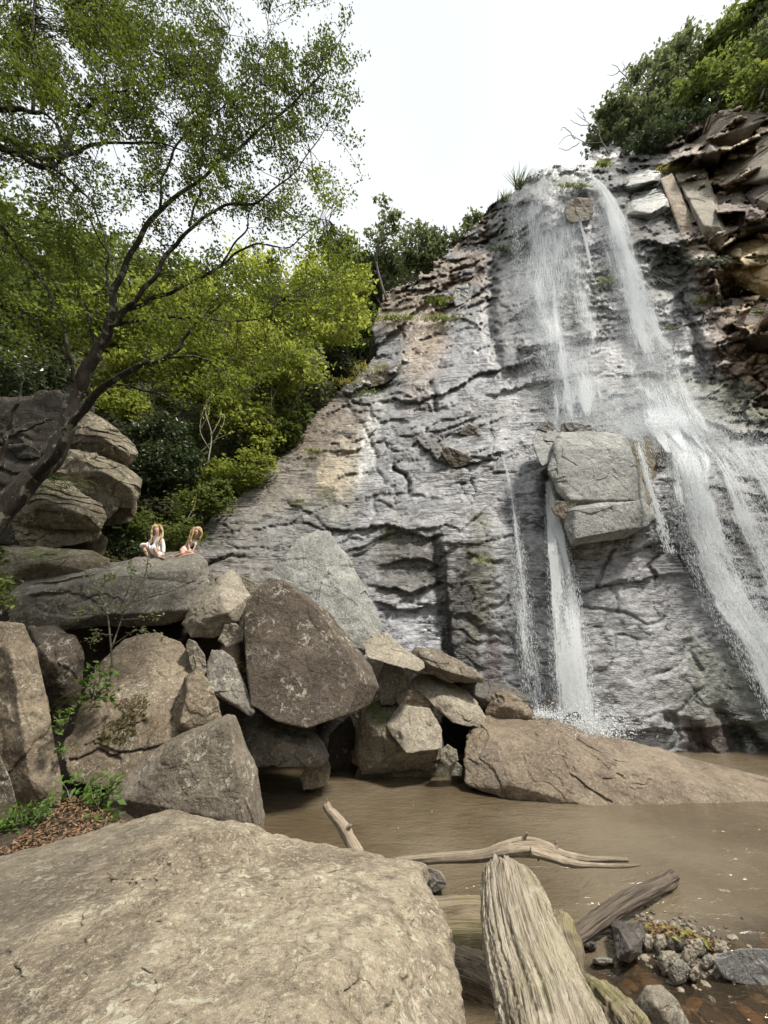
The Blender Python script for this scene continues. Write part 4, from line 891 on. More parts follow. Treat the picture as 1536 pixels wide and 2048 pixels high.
def mpp(px, py, Y):
    """metres per photo pixel there"""
    u = (1024 - py) / F
    return Y / (_cp - u * _sp) / F
def tree(label, base, Y, blobs, mat, nclump=60, nleaf=34, lpx=6.5, spread=0.22, tw=6, tone=(0.0, 1.0), group=None, name='tree', cat='tree', bmat=None, seed=0, aspect=0.55, droop=0.25, depth=1.0, shape=0.35, crown='crown'):
    """trunk and limbs reaching every clump of leaves; the blobs (photo x, y, rx, ry) place the crown"""
    rng = np.random.default_rng(1000 + seed)
    B0 = P(base[0], base[1], Y); sc = float(mpp(base[0], base[1], Y))
    root = thing(name, label, cat, tuple(B0), group)
    bag = Bag(); wood = Bag()
    tot = sum(b[2] * b[3] for b in blobs)
    top = None
    c_all = []
    for (cx, cy, rx, ry) in blobs:
        n = max(5, int(nclump * rx * ry / tot))
        c0 = P(cx, cy, Y); k = float(mpp(cx, cy, Y))
        d = rng.normal(size=(n, 3)); d /= np.linalg.norm(d, axis=1)[:, None]
        rr = (0.35 + 0.65 * rng.random(n) ** 0.5)[:, None]
        lump = 1 + shape * noise(d, 1.7, cx * 0.37)[:, None]
        cen = c0 + d * rr * lump * np.array([rx * k, rx * k * 0.8 * depth, ry * k])
        c_all.append(cen)
        for c in cen:
            if fbm((c / (60 * k))[None], 1.0, 2, seed)[0] < -0.25: continue
            m = max(3, int(nleaf * (0.3 + 1.4 * rng.random())))
            sp = min(spread * rx * k, 0.42) * (0.45 + 0.8 * rng.random())
            q = c + rng.normal(size=(m, 3)) * np.array([sp, sp, sp * 0.42])
            V, q4 = leaf_quads(q, lpx * k, rng, aspect, droop)
            t = np.clip(tone[0] + (tone[1] - tone[0]) * (0.5 * rng.random() + 0.5 * rng.random(m)), 0, 1)
            bag.add(V, q4, np.repeat(t, 4))
    cen = np.concatenate(c_all)
    mid = cen.mean(0)
    axis = crom([B0, B0 * 0.55 + mid * 0.45 + rng.normal(size=3) * 0.06 * np.linalg.norm(mid - B0), mid, mid + (cen[cen[:, 2].argmax()] - mid) * 0.8], 14)
    V, q4 = tube(axis, np.linspace(tw * sc * 0.5, tw * sc * 0.12, 14), 7); wood.add(V, q4)
    for c in cen[rng.permutation(len(cen))[:min(len(cen), 26)]]:
        i = int(np.clip(np.argmin(np.linalg.norm(axis - c, axis=1)) - 2, 2, 12))
        pth = crom([axis[i], axis[i] * 0.5 + c * 0.5 + rng.normal(size=3) * 0.08 * np.linalg.norm(c - axis[i]), c], 6)
        V, q4 = tube(pth, np.linspace(tw * sc * 0.2, tw * sc * 0.04, 6), 4); wood.add(V, q4)
    link('trunk', wood.mesh('trunk', B0), bmat or B_thin, root)
    link(crown, bag.mesh('crown', B0, False), mat, root)
    return root

# ---- hillside forest behind
HF = 'trees on the wooded hillside'
rx = np.random.default_rng(5)
TR = [  # label, base, Y, blobs, material, clumps, leaves, tone
 ('round green tree top against the sky at the head of the ravine', (690, 620), 24, [(672, 500, 52, 50), (700, 530, 40, 40)], L_mid, 90, 36, (.2, .9)),
 ('slim tall tree with an airy crown rising over the rock slope', (772, 600), 21.5, [(768, 450, 36, 20), (778, 418, 26, 18), (762, 482, 38, 16), (788, 440, 20, 26)], L_grey, 80, 16, (.2, .8)),
 ('bushy grey green tree right of the slim tall tree', (840, 560), 26.5, [(835, 490, 48, 32), (850, 525, 55, 36), (815, 520, 40, 34)], L_grey, 100, 30, (.0, .6)),
 ('dark tree between the grey green tree and the cliff crest', (900, 520), 27, [(890, 490, 36, 30), (925, 470, 32, 22), (870, 520, 40, 30)], L_dark, 80, 34, (.3, 1)),
 ('small tree standing right on the left end of the cliff crest', (965, 450), 27, [(948, 448, 22, 26), (925, 478, 26, 22)], L_grey, 40, 26, (.1, .7)),
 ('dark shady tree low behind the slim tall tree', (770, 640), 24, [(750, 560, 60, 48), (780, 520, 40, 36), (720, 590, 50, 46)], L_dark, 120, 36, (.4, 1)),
 ('brilliant yellow green tree leaning over the rock slope', (560, 800), 17, [(640, 560, 70, 60), (700, 590, 48, 70), (590, 620, 90, 60), (650, 660, 70, 45), (530, 560, 70, 60)], L_bright, 330, 34, (.2, 1)),
 ('wide yellow green tree in the middle of the ravine', (430, 860), 15, [(440, 640, 110, 60), (520, 700, 90, 60), (400, 720, 100, 60), (580, 740, 60, 50)], L_bright, 330, 34, (.0, .85)),
 ('light green tree behind the fork of the leaning trunk', (300, 850), 14.5, [(290, 640, 100, 70), (330, 740, 90, 60), (230, 720, 70, 70)], L_bright, 240, 34, (.0, .7)),
 ('dense green tree over the stacked ledges', (120, 850), 14, [(90, 560, 120, 80), (150, 640, 90, 70), (20, 660, 110, 80), (180, 560, 90, 60)], L_mid, 380, 36, (.1, .9)),
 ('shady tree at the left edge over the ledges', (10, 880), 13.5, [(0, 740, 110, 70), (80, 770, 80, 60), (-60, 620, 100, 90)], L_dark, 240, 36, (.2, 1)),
 ('tall green tree left of the ravine mouth', (360, 720), 20, [(360, 590, 80, 60), (430, 560, 70, 50), (300, 560, 60, 50)], L_mid, 200, 34, (.2, .9)),
 ('deep green bush tree below the yellow green crowns', (660, 780), 19, [(655, 700, 36, 38), (665, 745, 44, 32)], L_dark, 130, 36, (.0, .6)),
 ('mid green tree against the left rim of the cliff', (720, 740), 21, [(715, 660, 34, 50), (700, 720, 46, 34), (735, 620, 20, 26)], L_mid, 110, 34, (.0, .6)),
 ('pale feathery shrub tree above the slope edge', (580, 820), 16.5, [(570, 760, 60, 44), (610, 735, 40, 36), (540, 800, 50, 36)], L_grey, 150, 30, (.4, 1)),
 ('light shrub tree halfway down the slope edge', (490, 900), 15, [(480, 830, 60, 42), (440, 800, 46, 40), (520, 870, 46, 30)], L_bright, 160, 30, (.1, .7)),
 ('olive green tree filling the top left background', (-20, 640), 17, [(40, 480, 120, 60), (150, 500, 90, 50), (-60, 500, 90, 80)], L_mid, 260, 34, (.2, .8)),
 ('green crown behind the canopy left of the sky gap', (240, 640), 22, [(230, 520, 80, 50), (180, 560, 60, 50)], L_mid, 160, 34, (.3, 1)),
]
for k, (lb, bs_, Y_, bl_, m_, nc, nl, tn) in enumerate(TR):
    tree(lb, bs_, Y_, bl_, m_, nc, nl, tone=tn, seed=k, group='trees on the wooded hillside', lpx=8.5 if Y_ > 18 else 9.5, tw=5)
# bushes on the slope's left rim
BS = [('dark glossy dome shaped bush right of the ledge rocks', (330, 990), 13, [(320, 870, 50, 45), (345, 930, 60, 50), (300, 960, 50, 40)], L_dark, 260, 40, (.1, 1)),
 ('bright green shrub beside the topmost ledge rock', (260, 860), 13.2, [(240, 800, 40, 28), (275, 825, 34, 24)], L_bright, 70, 30, (.0, .7)),
 ('leafy green shrub directly behind the sitting girls', (330, 1110), 11.4, [(300, 1050, 60, 30), (350, 1075, 50, 26), (245, 1070, 40, 34)], L_mid, 130, 34, (.1, .9)),
 ('dark low shrub left of the white dressed girl', (235, 1110), 11, [(225, 1085, 40, 26), (260, 1100, 40, 16)], L_dark, 80, 34, (.4, 1)),
 ('green shrub on the lower rim of the grey slope', (410, 1060), 12.6, [(405, 1010, 50, 32), (380, 1040, 34, 26), (435, 985, 30, 22)], L_mid, 120, 34, (.3, 1)),
 ('fresh green shrub spilling over the rim of the grey slope', (480, 990), 14, [(475, 945, 60, 30), (440, 960, 50, 30), (520, 920, 40, 22)], L_bright, 120, 32, (.0, .55)),
 ('tangled brown green shrub halfway up the slope rim', (570, 900), 15.6, [(560, 865, 46, 30), (520, 890, 46, 30), (600, 830, 30, 26)], L_mid, 110, 32, (.1, .8)),
 ('straggly grey shrub high on the slope rim', (650, 810), 17.6, [(640, 785, 40, 22), (610, 800, 34, 26)], L_grey, 70, 30, (.2, .8)),
 ('shrub at the left edge beside the upright rock slab', (-10, 1240), 6.6, [(0, 1190, 18, 45), (-10, 1130, 20, 40)], L_mid, 30, 26, (.2, .9))]
for k, (lb, bs_, Y_, bl_, m_, nc, nl, tn) in enumerate(BS):
    tree(lb, bs_, Y_, bl_, m_, nc, nl, tone=tn, seed=40 + k, group='bushes along the rim of the slope', name='bush', cat='bush', tw=2.5, lpx=8, crown='foliage', shape=.25)
# crest forest, top right
CT = [('dark bushy tree directly above the waterfall lip', (1270, 300), 22, [(1240, 235, 48, 40), (1220, 275, 36, 22), (1290, 250, 50, 36)], L_grey, 150, 36, (.0, .6)),
 ('grey green rounded tree on the cliff crest', (1340, 280), 22.5, [(1300, 185, 60, 50), (1340, 220, 50, 40), (1280, 160, 34, 26)], L_grey, 170, 36, (.0, .7)),
 ('tall hazy tree standing highest above the fall', (1380, 250), 23, [(1370, 130, 56, 50), (1345, 110, 30, 30), (1410, 100, 40, 40)], L_grey, 170, 36, (.1, .8)),
 ('green tree with pale leaf tips over the brown wall', (1430, 220), 20, [(1420, 180, 60, 46), (1450, 150, 50, 36)], L_mid, 160, 36, (.3, 1)),
 ('dark leaning tree near the top right corner', (1500, 150), 21, [(1480, 70, 56, 50), (1450, 90, 40, 34), (1520, 40, 40, 50)], L_mid, 160, 36, (.4, 1)),
 ('broad grey green tree cut by the right edge of the photo', (1560, 140), 19, [(1550, 90, 60, 60), (1600, 40, 70, 70), (1540, 20, 34, 40)], L_grey, 190, 36, (.1, .8)),
 ('bright green bush hanging over the crest at the right edge', (1520, 200), 17.5, [(1510, 165, 44, 28), (1560, 170, 50, 30), (1600, 120, 60, 50)], L_mid, 120, 34, (.5, 1)),
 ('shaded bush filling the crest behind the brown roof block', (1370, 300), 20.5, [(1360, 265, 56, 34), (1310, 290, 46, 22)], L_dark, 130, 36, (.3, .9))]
for k, (lb, bs_, Y_, bl_, m_, nc, nl, tn) in enumerate(CT):
    tree(lb, bs_, Y_, bl_, m_, nc, nl, tone=tn, seed=60 + k, lpx=8.5, tw=5, group='trees on the cliff crest')
for lb, base, lines in [('leafless bare tree leaning out left of the crest bushes', (1215, 305), [[(1215, 305), (1200, 275), (1180, 250), (1150, 225)], [(1205, 285), (1170, 285), (1140, 270), (1115, 290)], [(1180, 250), (1160, 250), (1140, 240)], [(1150, 278), (1130, 255), (1120, 262)], [(1200, 275), (1195, 250), (1180, 225)], [(1160, 285), (1135, 300), (1118, 296)], [(1170, 240), (1165, 225), (1155, 215)]]),
                        ('dead forked branch sticking out of the upper crest bush', (1275, 190), [[(1275, 190), (1255, 160), (1235, 135), (1222, 128)], [(1255, 160), (1250, 140), (1245, 120)], [(1262, 170), (1240, 165), (1225, 172)], [(1240, 142), (1228, 150), (1215, 150)]])]:
    O_ = P(base[0], base[1], 21.0); bg_ = Bag()
    for i, ln in enumerate(lines):
        c_ = crom([(x, y, 21.0 + .25 * ((i * 3 + j) % 4)) if j else (x, y, 21.0) for j, (x, y) in enumerate(ln)], 16); c_[:, 0] += 1.5 * np.sin(np.arange(16) * 1.3 + i)
        W = P(c_[:, 0], c_[:, 1], c_[:, 2]); V, q4 = tube(W, np.linspace(.055 if i == 0 else .035, .012, 16), 5); bg_.add(V, q4)
    tag(link('bare_tree', bg_.mesh('bare_tree', O_), B_thin, loc=tuple(O_)), lb, 'bare tree')
# ground cover on the hillside: nobody could count it
def cover(name, label, fn, poly, x0, x1, y0, y1, n, mat, seed, hgt=0.5, lpx=9):
    rng = np.random.default_rng(seed)
    X = rng.uniform(x0, x1, n); Y = rng.uniform(y0, y1, n)
    m = in_poly(X, Y, poly); X, Y = X[m], Y[m]
    d = fn(X, Y); w_ = P(X, Y, d - 0.2)
    w_ += np.abs(rng.normal(size=(len(X), 1))) * np.array([0, -0.4, 0.8]) * hgt
    V, q = leaf_quads(w_, lpx * d / F * 1.1, rng, 0.5, 0.1)
    t = np.clip(0.5 + 0.6 * fbm(w_, 0.6, 3) + 0.25 * rng.normal(size=len(X)), 0, 1)
    me = mesh_np(name, V, q, False); set_f(me, 'tone', np.repeat(t, 4))
    return tag(link(name, me, mat), label, 'undergrowth', kind='stuff')
cover('undergrowth', 'leafy green undergrowth covering the wooded hillside', hillY, [(-500, 1300), (-500, 420), (0, 500), (330, 640), (700, 570), (960, 450), (780, 620), (700, 780), (560, 920), (400, 1100), (240, 1200)], -500, 1000, 400, 1300, 60000, L_mid, 11)
cover('crest_undergrowth', 'dark undergrowth along the crest above the waterfall', topY, [(1190, 330), (1230, 290), (1400, 160), (1700, -20), (1900, -80), (1900, 120), (1560, 200), (1340, 290)], 1180, 1900, -80, 360, 14000, L_dark, 12)

# ---- grass tufts and ferns
def tuft(label, px, py, Y, n=60, Lpx=30, mat=L_grass, seed=0, spread=14, hang=0.4, name='grass_tuft', cat='grass tuft', wpx=1.6, group=None):
    rng = np.random.default_rng(500 + seed); k = float(mpp(px, py, Y)); c = P(px, py, Y)
    bag = Bag()
    for i in range(n):
        b = c + np.array([rng.normal() * spread * k, -abs(rng.normal()) * 0.03, rng.normal() * spread * k * 0.25])
        d = np.array([rng.normal() * 0.6, -0.5 - 0.4 * rng.random(), 1.0]); d /= np.linalg.norm(d)
        L = Lpx * k * (0.5 + 0.7 * rng.random()); t = np.linspace(0, 1, 5)[:, None]
        pth = b + d * L * t + np.array([d[0] * .5, -0.3, -hang * 2]) * L * t ** 2
        sd_ = np.cross(d, [0.2, 1, 0.1]); sd_ /= np.linalg.norm(sd_)
        w_ = wpx * k * 0.5 * np.array([1, .9, .7, .45, .1])[:, None]
        V = np.stack([pth - sd_ * w_, pth + sd_ * w_], 1).reshape(-1, 3)
        q = [(2 * j, 2 * j + 1, 2 * j + 3, 2 * j + 2) for j in range(4)]
        bag.add(V, q, rng.random())
    o = link(name, bag.mesh(name, c), mat, loc=tuple(c))
    return tag(o, label, cat, group)
TF = [('long pale grass fringe on the ledge left of the slope', 735, 745, 90, 30, L_dry, 30, .4), ('pale grass over the left end of the same ledge', 695, 768, 60, 26, L_dry, 18, .5), ('hanging fern under the left ledge slab', 735, 788, 50, 16, L_grass, 24, .9),
 ('small bright tuft on the brown slope edge', 628, 905, 50, 18, L_grass, 8, .5), ('thin tuft in the crack above the pale streak', 600, 1003, 36, 18, L_grass, 6, .7), ('drooping fern clump in the crest niche', 880, 640, 90, 30, L_grass, 16, .8),
 ('dark fern inside the crest niche', 878, 610, 80, 24, L_mid, 14, .4), ('green fern fringe on the crest block at the left', 790, 640, 110, 26, L_grass, 22, .7), ('spiky dark grass beside the first thin jets of water', 1036, 380, 50, 34, L_mid, 5, 0.05),
 ('spiky tuft on the cliff top left of the fall', 1008, 405, 36, 18, L_mid, 6, 0.1), ('yellow dry grass tuft in the brown wall', 1468, 388, 80, 30, L_dry, 10, .5), ('large dry grass at the right edge of the wall', 1536, 345, 90, 44, L_dry, 10, .5),
 ('silvery rosette at the foot of the roof block', 1415, 330, 60, 22, L_grey, 9, .3), ('dry grass on the light block of the pale column', 1340, 345, 60, 18, L_dry, 16, .5), ('yellow green tuft on the roof block', 1425, 265, 60, 26, L_grass, 12, .6),
 ('fern hanging in the dark hollow right of the fall', 1340, 520, 120, 26, L_dark, 22, .9), ('dark fern low in the hollow right of the fall', 1320, 565, 100, 26, L_dark, 18, .9), ('fern bank below the brown blocks', 1420, 525, 110, 24, L_dark, 18, .8),
 ('light fern under the grey wedge stones', 1400, 605, 60, 18, L_grass, 16, .6), ('fern clump right of the ochre rock', 1525, 630, 90, 24, L_grass, 14, .6), ('moss cushion growing between the two streams of the fall', 1208, 562, 90, 14, L_grass, 12, .9),
 ('green tuft on the crest right of the fall lip', 1205, 335, 50, 18, L_grass, 8, .4), ('moss curtain hanging from the fall lip', 1150, 375, 90, 26, L_mid, 14, 1.0), ('green tuft at the right edge half way up the wall', 1335, 660, 50, 14, L_mid, 10, .6),
 ('dark fern beside the left jets of the fall', 1005, 500, 110, 26, L_dark, 16, .9), ('sparse moss patch on the lower wall left', 965, 1118, 40, 8, L_grass, 8, .8)]
for k, (lb, x, y, n, L, m_, sp, hg) in enumerate(TF):
    tuft(lb, x, y, float(cliffY(x, y)) - .12, n, L, m_, k, sp, hg, group='tufts growing on the rock wall')

# ------------------------------------------------------------------ the leaning tree in front
rng = np.random.default_rng(77)
O = P(-20, 1040, 6.3)
hero = thing('leaning_tree', 'large dark leaning tree with spreading lichen spotted limbs filling the left of the photo', 'tree', tuple(O))
LIMBS = [  # name, [(px, py, width px, Y)]
 ('trunk', [(-60, 1110, 84, 6.2), (-15, 1040, 72, 6.3), (60, 962, 56, 6.4), (118, 900, 46, 6.45), (146, 800, 38, 6.5), (170, 745, 34, 6.45), (200, 695, 28, 6.4), (222, 640, 25, 6.3), (231, 575, 17, 6.2), (267, 500, 14, 6.1), (310, 430, 12, 6.0), (400, 358, 9, 5.9), (470, 300, 8, 5.8), (560, 228, 6, 5.7), (640, 150, 4, 5.6), (688, 60, 2, 5.5)]),
 ('limb', [(75, 950, 30, 6.3), (105, 920, 27, 6.0), (163, 822, 25, 5.8), (218, 767, 21, 5.6), (277, 733, 18, 5.5), (337, 713, 14, 5.4), (366, 683, 10, 5.4), (384, 650, 6, 5.3)]),
 ('limb', [(205, 690, 16, 6.4), (228, 640, 18, 6.5), (257, 619, 15, 6.5), (317, 594, 12, 6.6), (376, 569, 10, 6.6), (445, 530, 8, 6.7), (500, 490, 6, 6.7), (580, 492, 4, 6.8), (640, 440, 2.5, 6.8)]),
 ('limb', [(221, 650, 13, 6.3), (300, 640, 9, 6.1), (352, 634, 8, 6.0), (420, 638, 6, 5.9), (515, 640, 4, 5.8), (565, 600, 2, 5.8)]),
 ('limb', [(231, 650, 15, 6.2), (260, 610, 15, 6.1), (300, 565, 14, 6.0), (342, 500, 12, 6.0), (385, 455, 10, 5.9), (440, 415, 8, 5.9), (520, 400, 6, 5.8), (600, 330, 4, 5.8), (655, 250, 2, 5.7)]),
 ('limb', [(148, 765, 12, 6.4), (138, 700, 10, 6.2), (105, 600, 8, 6.0), (60, 530, 6, 5.9), (15, 470, 4, 5.8)]),
 ('limb', [(142, 720, 8, 6.4), (80, 650, 6, 6.3), (20, 605, 5, 6.2), (-30, 560, 4, 6.1)]),
 ('limb', [(226, 600, 9, 6.3), (213, 555, 8, 6.4), (212, 500, 6, 6.4), (150, 400, 5, 6.4), (80, 320, 4, 6.4)]),
 ('limb', [(192, 690, 8, 6.4), (160, 590, 7, 6.5), (150, 520, 6, 6.6), (120, 440, 4, 6.6), (118, 330, 3, 6.6)]),
 ('limb', [(-30, 940, 18, 5.9), (0, 930, 16, 5.9), (12, 875, 13, 5.8), (30, 820, 10, 5.7), (45, 768, 6, 5.6), (42, 735, 3, 5.6)]),
 ('limb', [(28, 868, 10, 5.8), (55, 858, 9, 5.8), (82, 845, 7, 5.8), (102, 836, 4, 5.8)]),
 ('limb', [(-60, 210, 20, 4.6), (0, 216, 18, 4.6), (60, 222, 13, 4.6), (100, 235, 8, 4.6), (140, 300, 5, 4.6), (180, 345, 3, 4.6)]),
 ('limb', [(-60, 235, 24, 4.8), (0, 265, 21, 4.8), (50, 300, 17, 4.9), (108, 315, 14, 4.9), (160, 230, 10, 5.0), (200, 195, 8, 5.0), (240, 183, 6, 5.0), (285, 192, 4, 5.0), (350, 250, 3, 5.1)]),
 ('limb', [(-60, 250, 26, 5.0), (0, 290, 22, 5.0), (60, 322, 18, 5.1), (90, 335, 16, 5.1), (140, 310, 12, 5.2), (190, 290, 9, 5.2), (300, 285, 6, 5.3), (400, 310, 3, 5.4)]),
 ('limb', [(66, 220, 11, 4.6), (72, 140, 9, 4.6), (64, 70, 7, 4.6), (70, 0, 6, 4.6), (60, -80, 5, 4.6)]),
 ('limb', [(100, 330, 9, 5.1), (180, 400, 7, 5.2), (210, 480, 5, 5.3), (240, 560, 4, 5.4)]),
 ('limb', [(320, 415, 9, 6.0), (330, 340, 7, 5.9), (380, 260, 6, 5.8), (450, 210, 4, 5.8), (520, 120, 3, 5.7), (540, 30, 2, 5.7)]),
 ('limb', [(378, 450, 8, 5.9), (398, 385, 6, 5.9), (405, 300, 5, 5.8), (440, 250, 4, 5.8), (430, 150, 3, 5.8), (460, 60, 2, 5.8)]),
 ('limb', [(440, 530, 6, 6.7), (490, 460, 5, 6.6), (515, 405, 4, 6.5), (600, 440, 3, 6.5), (660, 440, 2, 6.4)]),
 ('limb', [(130, 20, 8, 5.0), (170, -20, 7, 5.0), (30, -60, 8, 5.0)]),
 ('limb', [(337, 713, 8, 5.4), (420, 720, 6, 5.4), (470, 765, 4, 5.3), (500, 800, 2, 5.3)]),
 ('limb', [(218, 767, 8, 5.6), (290, 780, 6, 5.6), (350, 800, 4, 5.5), (405, 822, 2, 5.5)]),
]
nodes = []
for nm, pts in LIMBS:
    a = np.array(pts, float); n = max(10, len(pts) * 7)
    c = crom(a, n)
    c[:, 0] += 2.5 * np.sin(np.arange(n) * 0.9 + pts[0][0]) * np.minimum(1, np.arange(n) / 6); c[:, 1] += 2 * np.cos(np.arange(n) * 0.7)
    W = P(c[:, 0], c[:, 1], c[:, 3]); r = np.maximum(c[:, 2] * (.68 if nm == 'trunk' else .6), 1.2) * 0.5 * mpp(c[:, 0], c[:, 1], c[:, 3])
    nodes.append(np.column_stack([W, r]))
    big = c[0, 2] > 14
    V, q = tube(W, r, 18 if big else 8, disp=(lambda t, th, p: 1 + 0.16 * fbm(np.stack([np.cos(th)[None] + 0 * t[:, None], np.sin(th)[None] + 0 * t[:, None], t[:, None] * 9 + 0 * th[None]], -1), 1.6, 3, 2)) if big else None)
    b = Bag(); b.add(V, q); link(nm, b.mesh(nm, O), B_hero, hero)
nodes = np.concatenate(nodes)
CAN = [(120, 60, 200, 110, 1.0, 5.0), (60, 160, 130, 90, .8, 4.8), (330, 120, 150, 110, 1.25, 5.6), (250, 60, 130, 70, .8, 5.3), (420, 250, 150, 110, 1.1, 5.8), (520, 130, 110, 120, .85, 5.6), (620, 100, 75, 90, .75, 5.5), (600, 240, 90, 80, .7, 5.7),
       (640, 370, 60, 70, .5, 6.0), (560, 430, 110, 60, .6, 6.3), (210, 220, 130, 80, .7, 5.2), (90, 300, 120, 90, .55, 5.2), (330, 330, 120, 70, .7, 5.9), (60, 420, 110, 60, .45, 5.9), (180, 420, 120, 60, .3, 5.9), (420, 400, 110, 60, .5, 6.2),
       (120, 520, 120, 60, .5, 6.2), (300, 520, 120, 60, .35, 6.4), (470, 560, 120, 60, .5, 6.3), (600, 560, 110, 60, .6, 6.6), (560, 660, 110, 60, .5, 6.2), (400, 660, 110, 60, .45, 6.0), (280, 640, 110, 50, .3, 6.2), (100, 640, 120, 60, .4, 6.2),
       (480, 760, 80, 40, .35, 5.5), (350, 770, 70, 30, .25, 5.6), (690, 150, 28, 60, .25, 5.5), (695, 265, 22, 28, .12, 5.8), (700, 345, 26, 30, .16, 5.9), (30, 740, 60, 50, .2, 6.0), (690, 560, 60, 60, .4, 6.8), (-60, 250, 80, 200, .8, 5.0), (200, -60, 300, 60, 1.2, 5.2)]
leafb = Bag(); twb = Bag(); npos = nodes[:, :3]
tw_n = 0
for (cx, cy, ex, ey, dn, Y_) in CAN:
    n = int(dn ** .8 * ex * ey / 75)
    for i in range(n):
        a_ = rng.normal(size=2) * 0.55; 
        px = cx + ex * np.clip(a_[0], -1.15, 1.15); py = cy + ey * np.clip(a_[1], -1.15, 1.15)
        if px > 722: px = 722 - abs(rng.normal()) * 20
        if fbm(np.array([[px / 90, py / 90, 0.0]]), 1.0, 3, 40)[0] < -0.22: continue
        c = P(px, py, Y_ + rng.normal() * 0.35)
        dd = np.linalg.norm(npos - c, axis=1) + rng.random(len(npos)) * 0.25
        j = int(dd.argmin()); s0 = npos[j]
        v = c - s0; L = np.linalg.norm(v)
        if L > 1.6: s0 = c - v / L * (0.5 + rng.random() * .4); v = c - s0; L = np.linalg.norm(v)
        end = c + v / (L + 1e-6) * 0.15 + rng.normal(size=3) * 0.05 + np.array([0, 0, -0.05])
        pth = crom([s0, s0 + v * 0.5 + rng.normal(size=3) * 0.08 * L + np.array([0, 0, 0.05]), c, end], 8)
        V, q = tube(pth, np.linspace(0.0075, 0.0022, 8), 3, cap=False); twb.add(V, q)
        m = int(28 + rng.random() * 26)
        tt = rng.uniform(2.5, 7, m); k = tt.astype(int).clip(0, 6); f = (tt - k)[:, None]
        q3 = pth[k] * (1 - f) + pth[np.minimum(k + 1, 7)] * f + rng.normal(size=(m, 3)) * np.array([0.085, 0.085, 0.06])
        V, q4 = leaf_quads(q3, 0.070, rng, 0.52, 0.5)
        t = np.clip(rng.random() * 0.5 + 0.5 * rng.random(m), 0, 1) * (0.25 if px > 400 and py < 330 else (.6 if py < 330 else 1))  # upper leaves darkened in tone to stand near black against the sky
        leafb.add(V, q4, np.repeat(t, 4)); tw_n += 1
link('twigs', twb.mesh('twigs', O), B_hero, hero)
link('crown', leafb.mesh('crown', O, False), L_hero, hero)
print('hero twigs', tw_n)

def stems(name, label, cat, lines, mat, leafm, Y, leaf_px, per, seed, wob=0.05, tone=(0, 1), aspect=.5, group=None, droop=.2, frac=.35):
    """a small plant: drawn stems with leaves set along their upper parts"""
    rng = np.random.default_rng(900 + seed)
    o0 = P(lines[0][0][0], lines[0][0][1], Y); root = thing(name, label, cat, tuple(o0), group)
    w_ = Bag(); lf = Bag(); k = float(mpp(lines[0][0][0], lines[0][0][1], Y))
    for ln in lines:
        a = np.array([(p[0], p[1], Y + (p[3] if len(p) > 3 else rng.normal() * wob)) for p in ln]); c = crom(a, 14)
        W = P(c[:, 0], c[:, 1], c[:, 2]); r0 = ln[0][2] * k * .5
        V, q = tube(W, np.linspace(r0, r0 * .3, 14), 5); w_.add(V, q)
        m = int(per * (0.6 + .8 * rng.random())); tt = rng.uniform(13 * frac, 13, m); i = tt.astype(int).clip(0, 12)
        q3 = W[i] + rng.normal(size=(m, 3)) * leaf_px * k * 0.7
        V, q4 = leaf_quads(q3, leaf_px * k, rng, aspect, droop, 0.9)
        lf.add(V, q4, np.repeat(rng.uniform(tone[0], tone[1], m), 4))
    link('stem', w_.mesh('stem', o0), mat, root); link('leaves', lf.mesh('leaves', o0, False), leafm, root)
    return root
